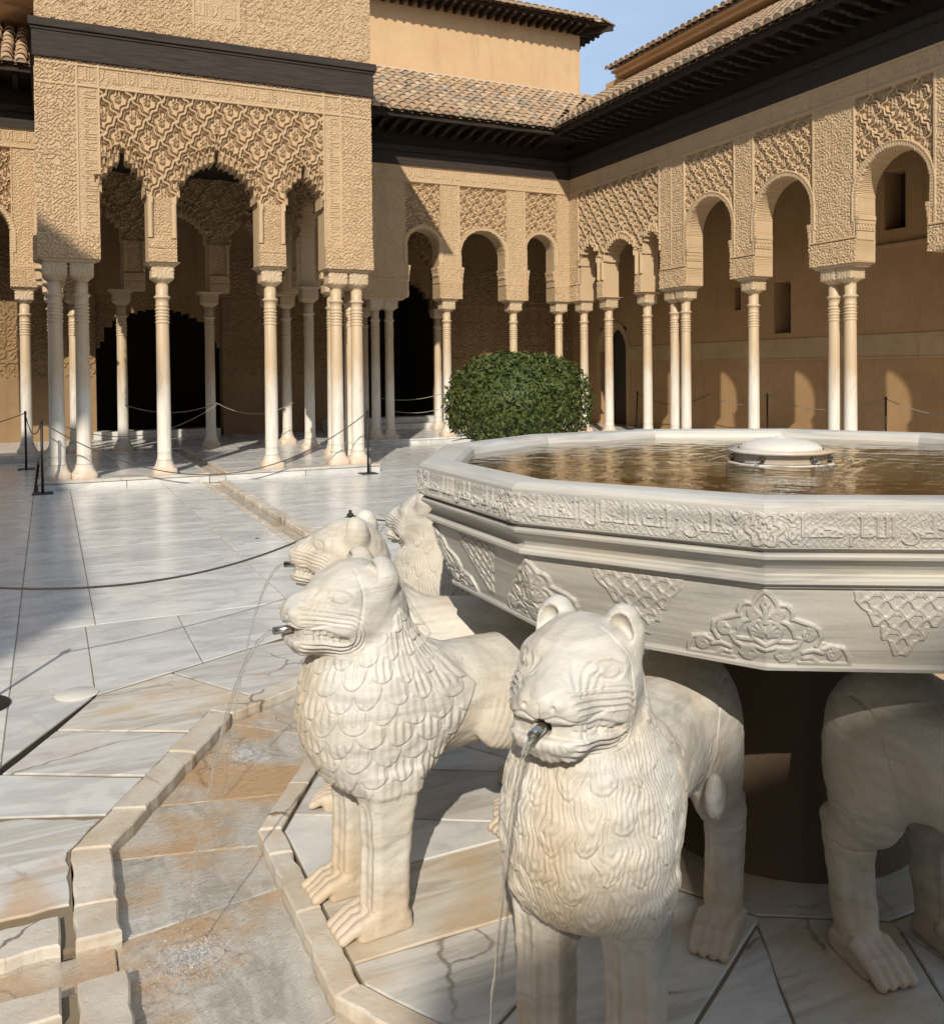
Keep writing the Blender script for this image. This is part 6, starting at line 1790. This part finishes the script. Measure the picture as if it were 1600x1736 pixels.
rope((13.15, 15.7, 1.04), (13.15, 13.95, 1.045), 0.22, 'cord in the right gallery seen between the column pair and the single column', mat='rope_pale')
rope((13.15, 13.95, 1.045), (13.15, 11.10, 1.045), 0.24, 'cord in the right gallery passing behind the rightmost column pair', mat='rope_pale')
rope((13.15, 11.10, 1.045), (13.15, 8.2, 1.045), 0.27, 'cord in the right gallery leaving the picture on the right', mat='rope_pale')
rope((6.95, 19.7, 0.98), (8.6, 19.7, 1.10), 0.10, 'upper pale cord before the dark opening behind the shrub', mat='rope_pale')
rope((6.95, 18.95, 0.72), (8.05, 18.95, 0.72), 0.06, 'lower pale cord between the column pair and the column left of the shrub', mat='rope_pale')
rope((1.30, 17.9, 1.02), (2.95, 17.9, 1.02), 0.16, 'pale cord before the dark hall, between the two rear pavilion columns', mat='rope_pale')
rope((0.2, 17.6, 0.70), (2.9, 17.6, 1.0), 0.38, 'slack cord inside the pavilion crossing the dark hall', mat='rope_pale')
rope((2.95, 17.9, 1.02), (4.45, 17.9, 1.0), 0.22, 'pale cord inside the pavilion running to its rear right columns', mat='rope_pale')

# ================================================================== water jets from the lions' mouths
def jet(L_, v, label, drop_to=-0.032, r0=0.0062, seed=0, n=46):
    rs_ = random.Random(seed)
    mw = Matrix.Translation(L_.location) @ Matrix.Rotation(L_.rotation_euler.z, 4, 'Z') @ Matrix.Scale(L_.scale[0], 4)
    p0 = mw @ Vector((0.591, 0, 0.8648)); h = Vector((cos(L_.rotation_euler.z), sin(L_.rotation_euler.z), 0))
    side = Vector((-h.y, h.x, 0))
    T_ = sqrt(2 * (p0.z - drop_to) / 9.81); pts, rr = [], []
    ph = rs_.uniform(0, 6)
    for i in range(n):
        t = T_ * (i / (n - 1)) ** 0.8
        w = 0.0022 * (i / n)
        q = p0 + h * (v * t + w * sin(i * 1.1 + ph)) + side * (w * cos(i * 1.7 + ph)) + Vector((0, 0, -4.905 * t * t))
        pts.append(q); rr.append(max(0.0022, r0 * (1 - 0.62 * (i / n) ** 0.6) * (1 + 0.28 * sin(i * 1.9 + ph))))
    b = MB().tube(pts, rr, 8)
    return tag(b.build('water_jet', M['jet']), label, 'water jet', 'water jets from the lions')
jet(L1, 0.60, 'thin clear jet of water falling from the mouth of the nearest lion', seed=1)
jet(L2, 0.66, 'clear jet of water arching from the mouth of the profile lion with scale tufts', seed=2, r0=0.0068)
jet(L3, 0.60, 'clear jet of water from the lion head behind the profile lion', seed=3)
jet(L4, 0.55, 'thin jet of water from the farthest lion under the basin corner', seed=4)

# ================================================================== splashes where the jets strike the channel
def splash(x, y, rad, n, label, seed):
    r_ = np.random.default_rng(seed); mb = MB()
    for i in range(n):
        rr = rad * abs(r_.normal(0, 0.5)); a = r_.uniform(0, 2 * pi)
        big = r_.random() < 0.12
        s = r_.uniform(0.0014, 0.0024) if big else r_.uniform(0.0006, 0.0013)
        z = -0.028 + (abs(r_.normal(0, 0.012)) * max(0, 1 - rr / rad) if r_.random() < 0.4 else 0)
        c = (x + rr * cos(a), y + rr * sin(a), z)
        vs = [(c[0] + s * dx, c[1] + s * dy, c[2] + s * dz * 0.8) for dx, dy, dz in ((1, 0, 0), (0, 1, 0), (-1, 0, 0), (0, -1, 0), (0, 0, 1), (0, 0, -1))]
        mb.add(vs, [(0, 1, 4), (1, 2, 4), (2, 3, 4), (3, 0, 4), (1, 0, 5), (2, 1, 5), (3, 2, 5), (0, 3, 5)], True)
    o = tag(mb.build('water_splash', M['foam']), label, 'water splash', 'splashes in the channel'); o['kind'] = 'stuff'
splash(0.33, 2.58, 0.17, 2600, 'bright splash in the channel where the jet of the profile lion lands', 5)
splash(0.72, 3.86, 0.14, 1800, 'smaller bright splash in the channel beyond the profile lion', 6)
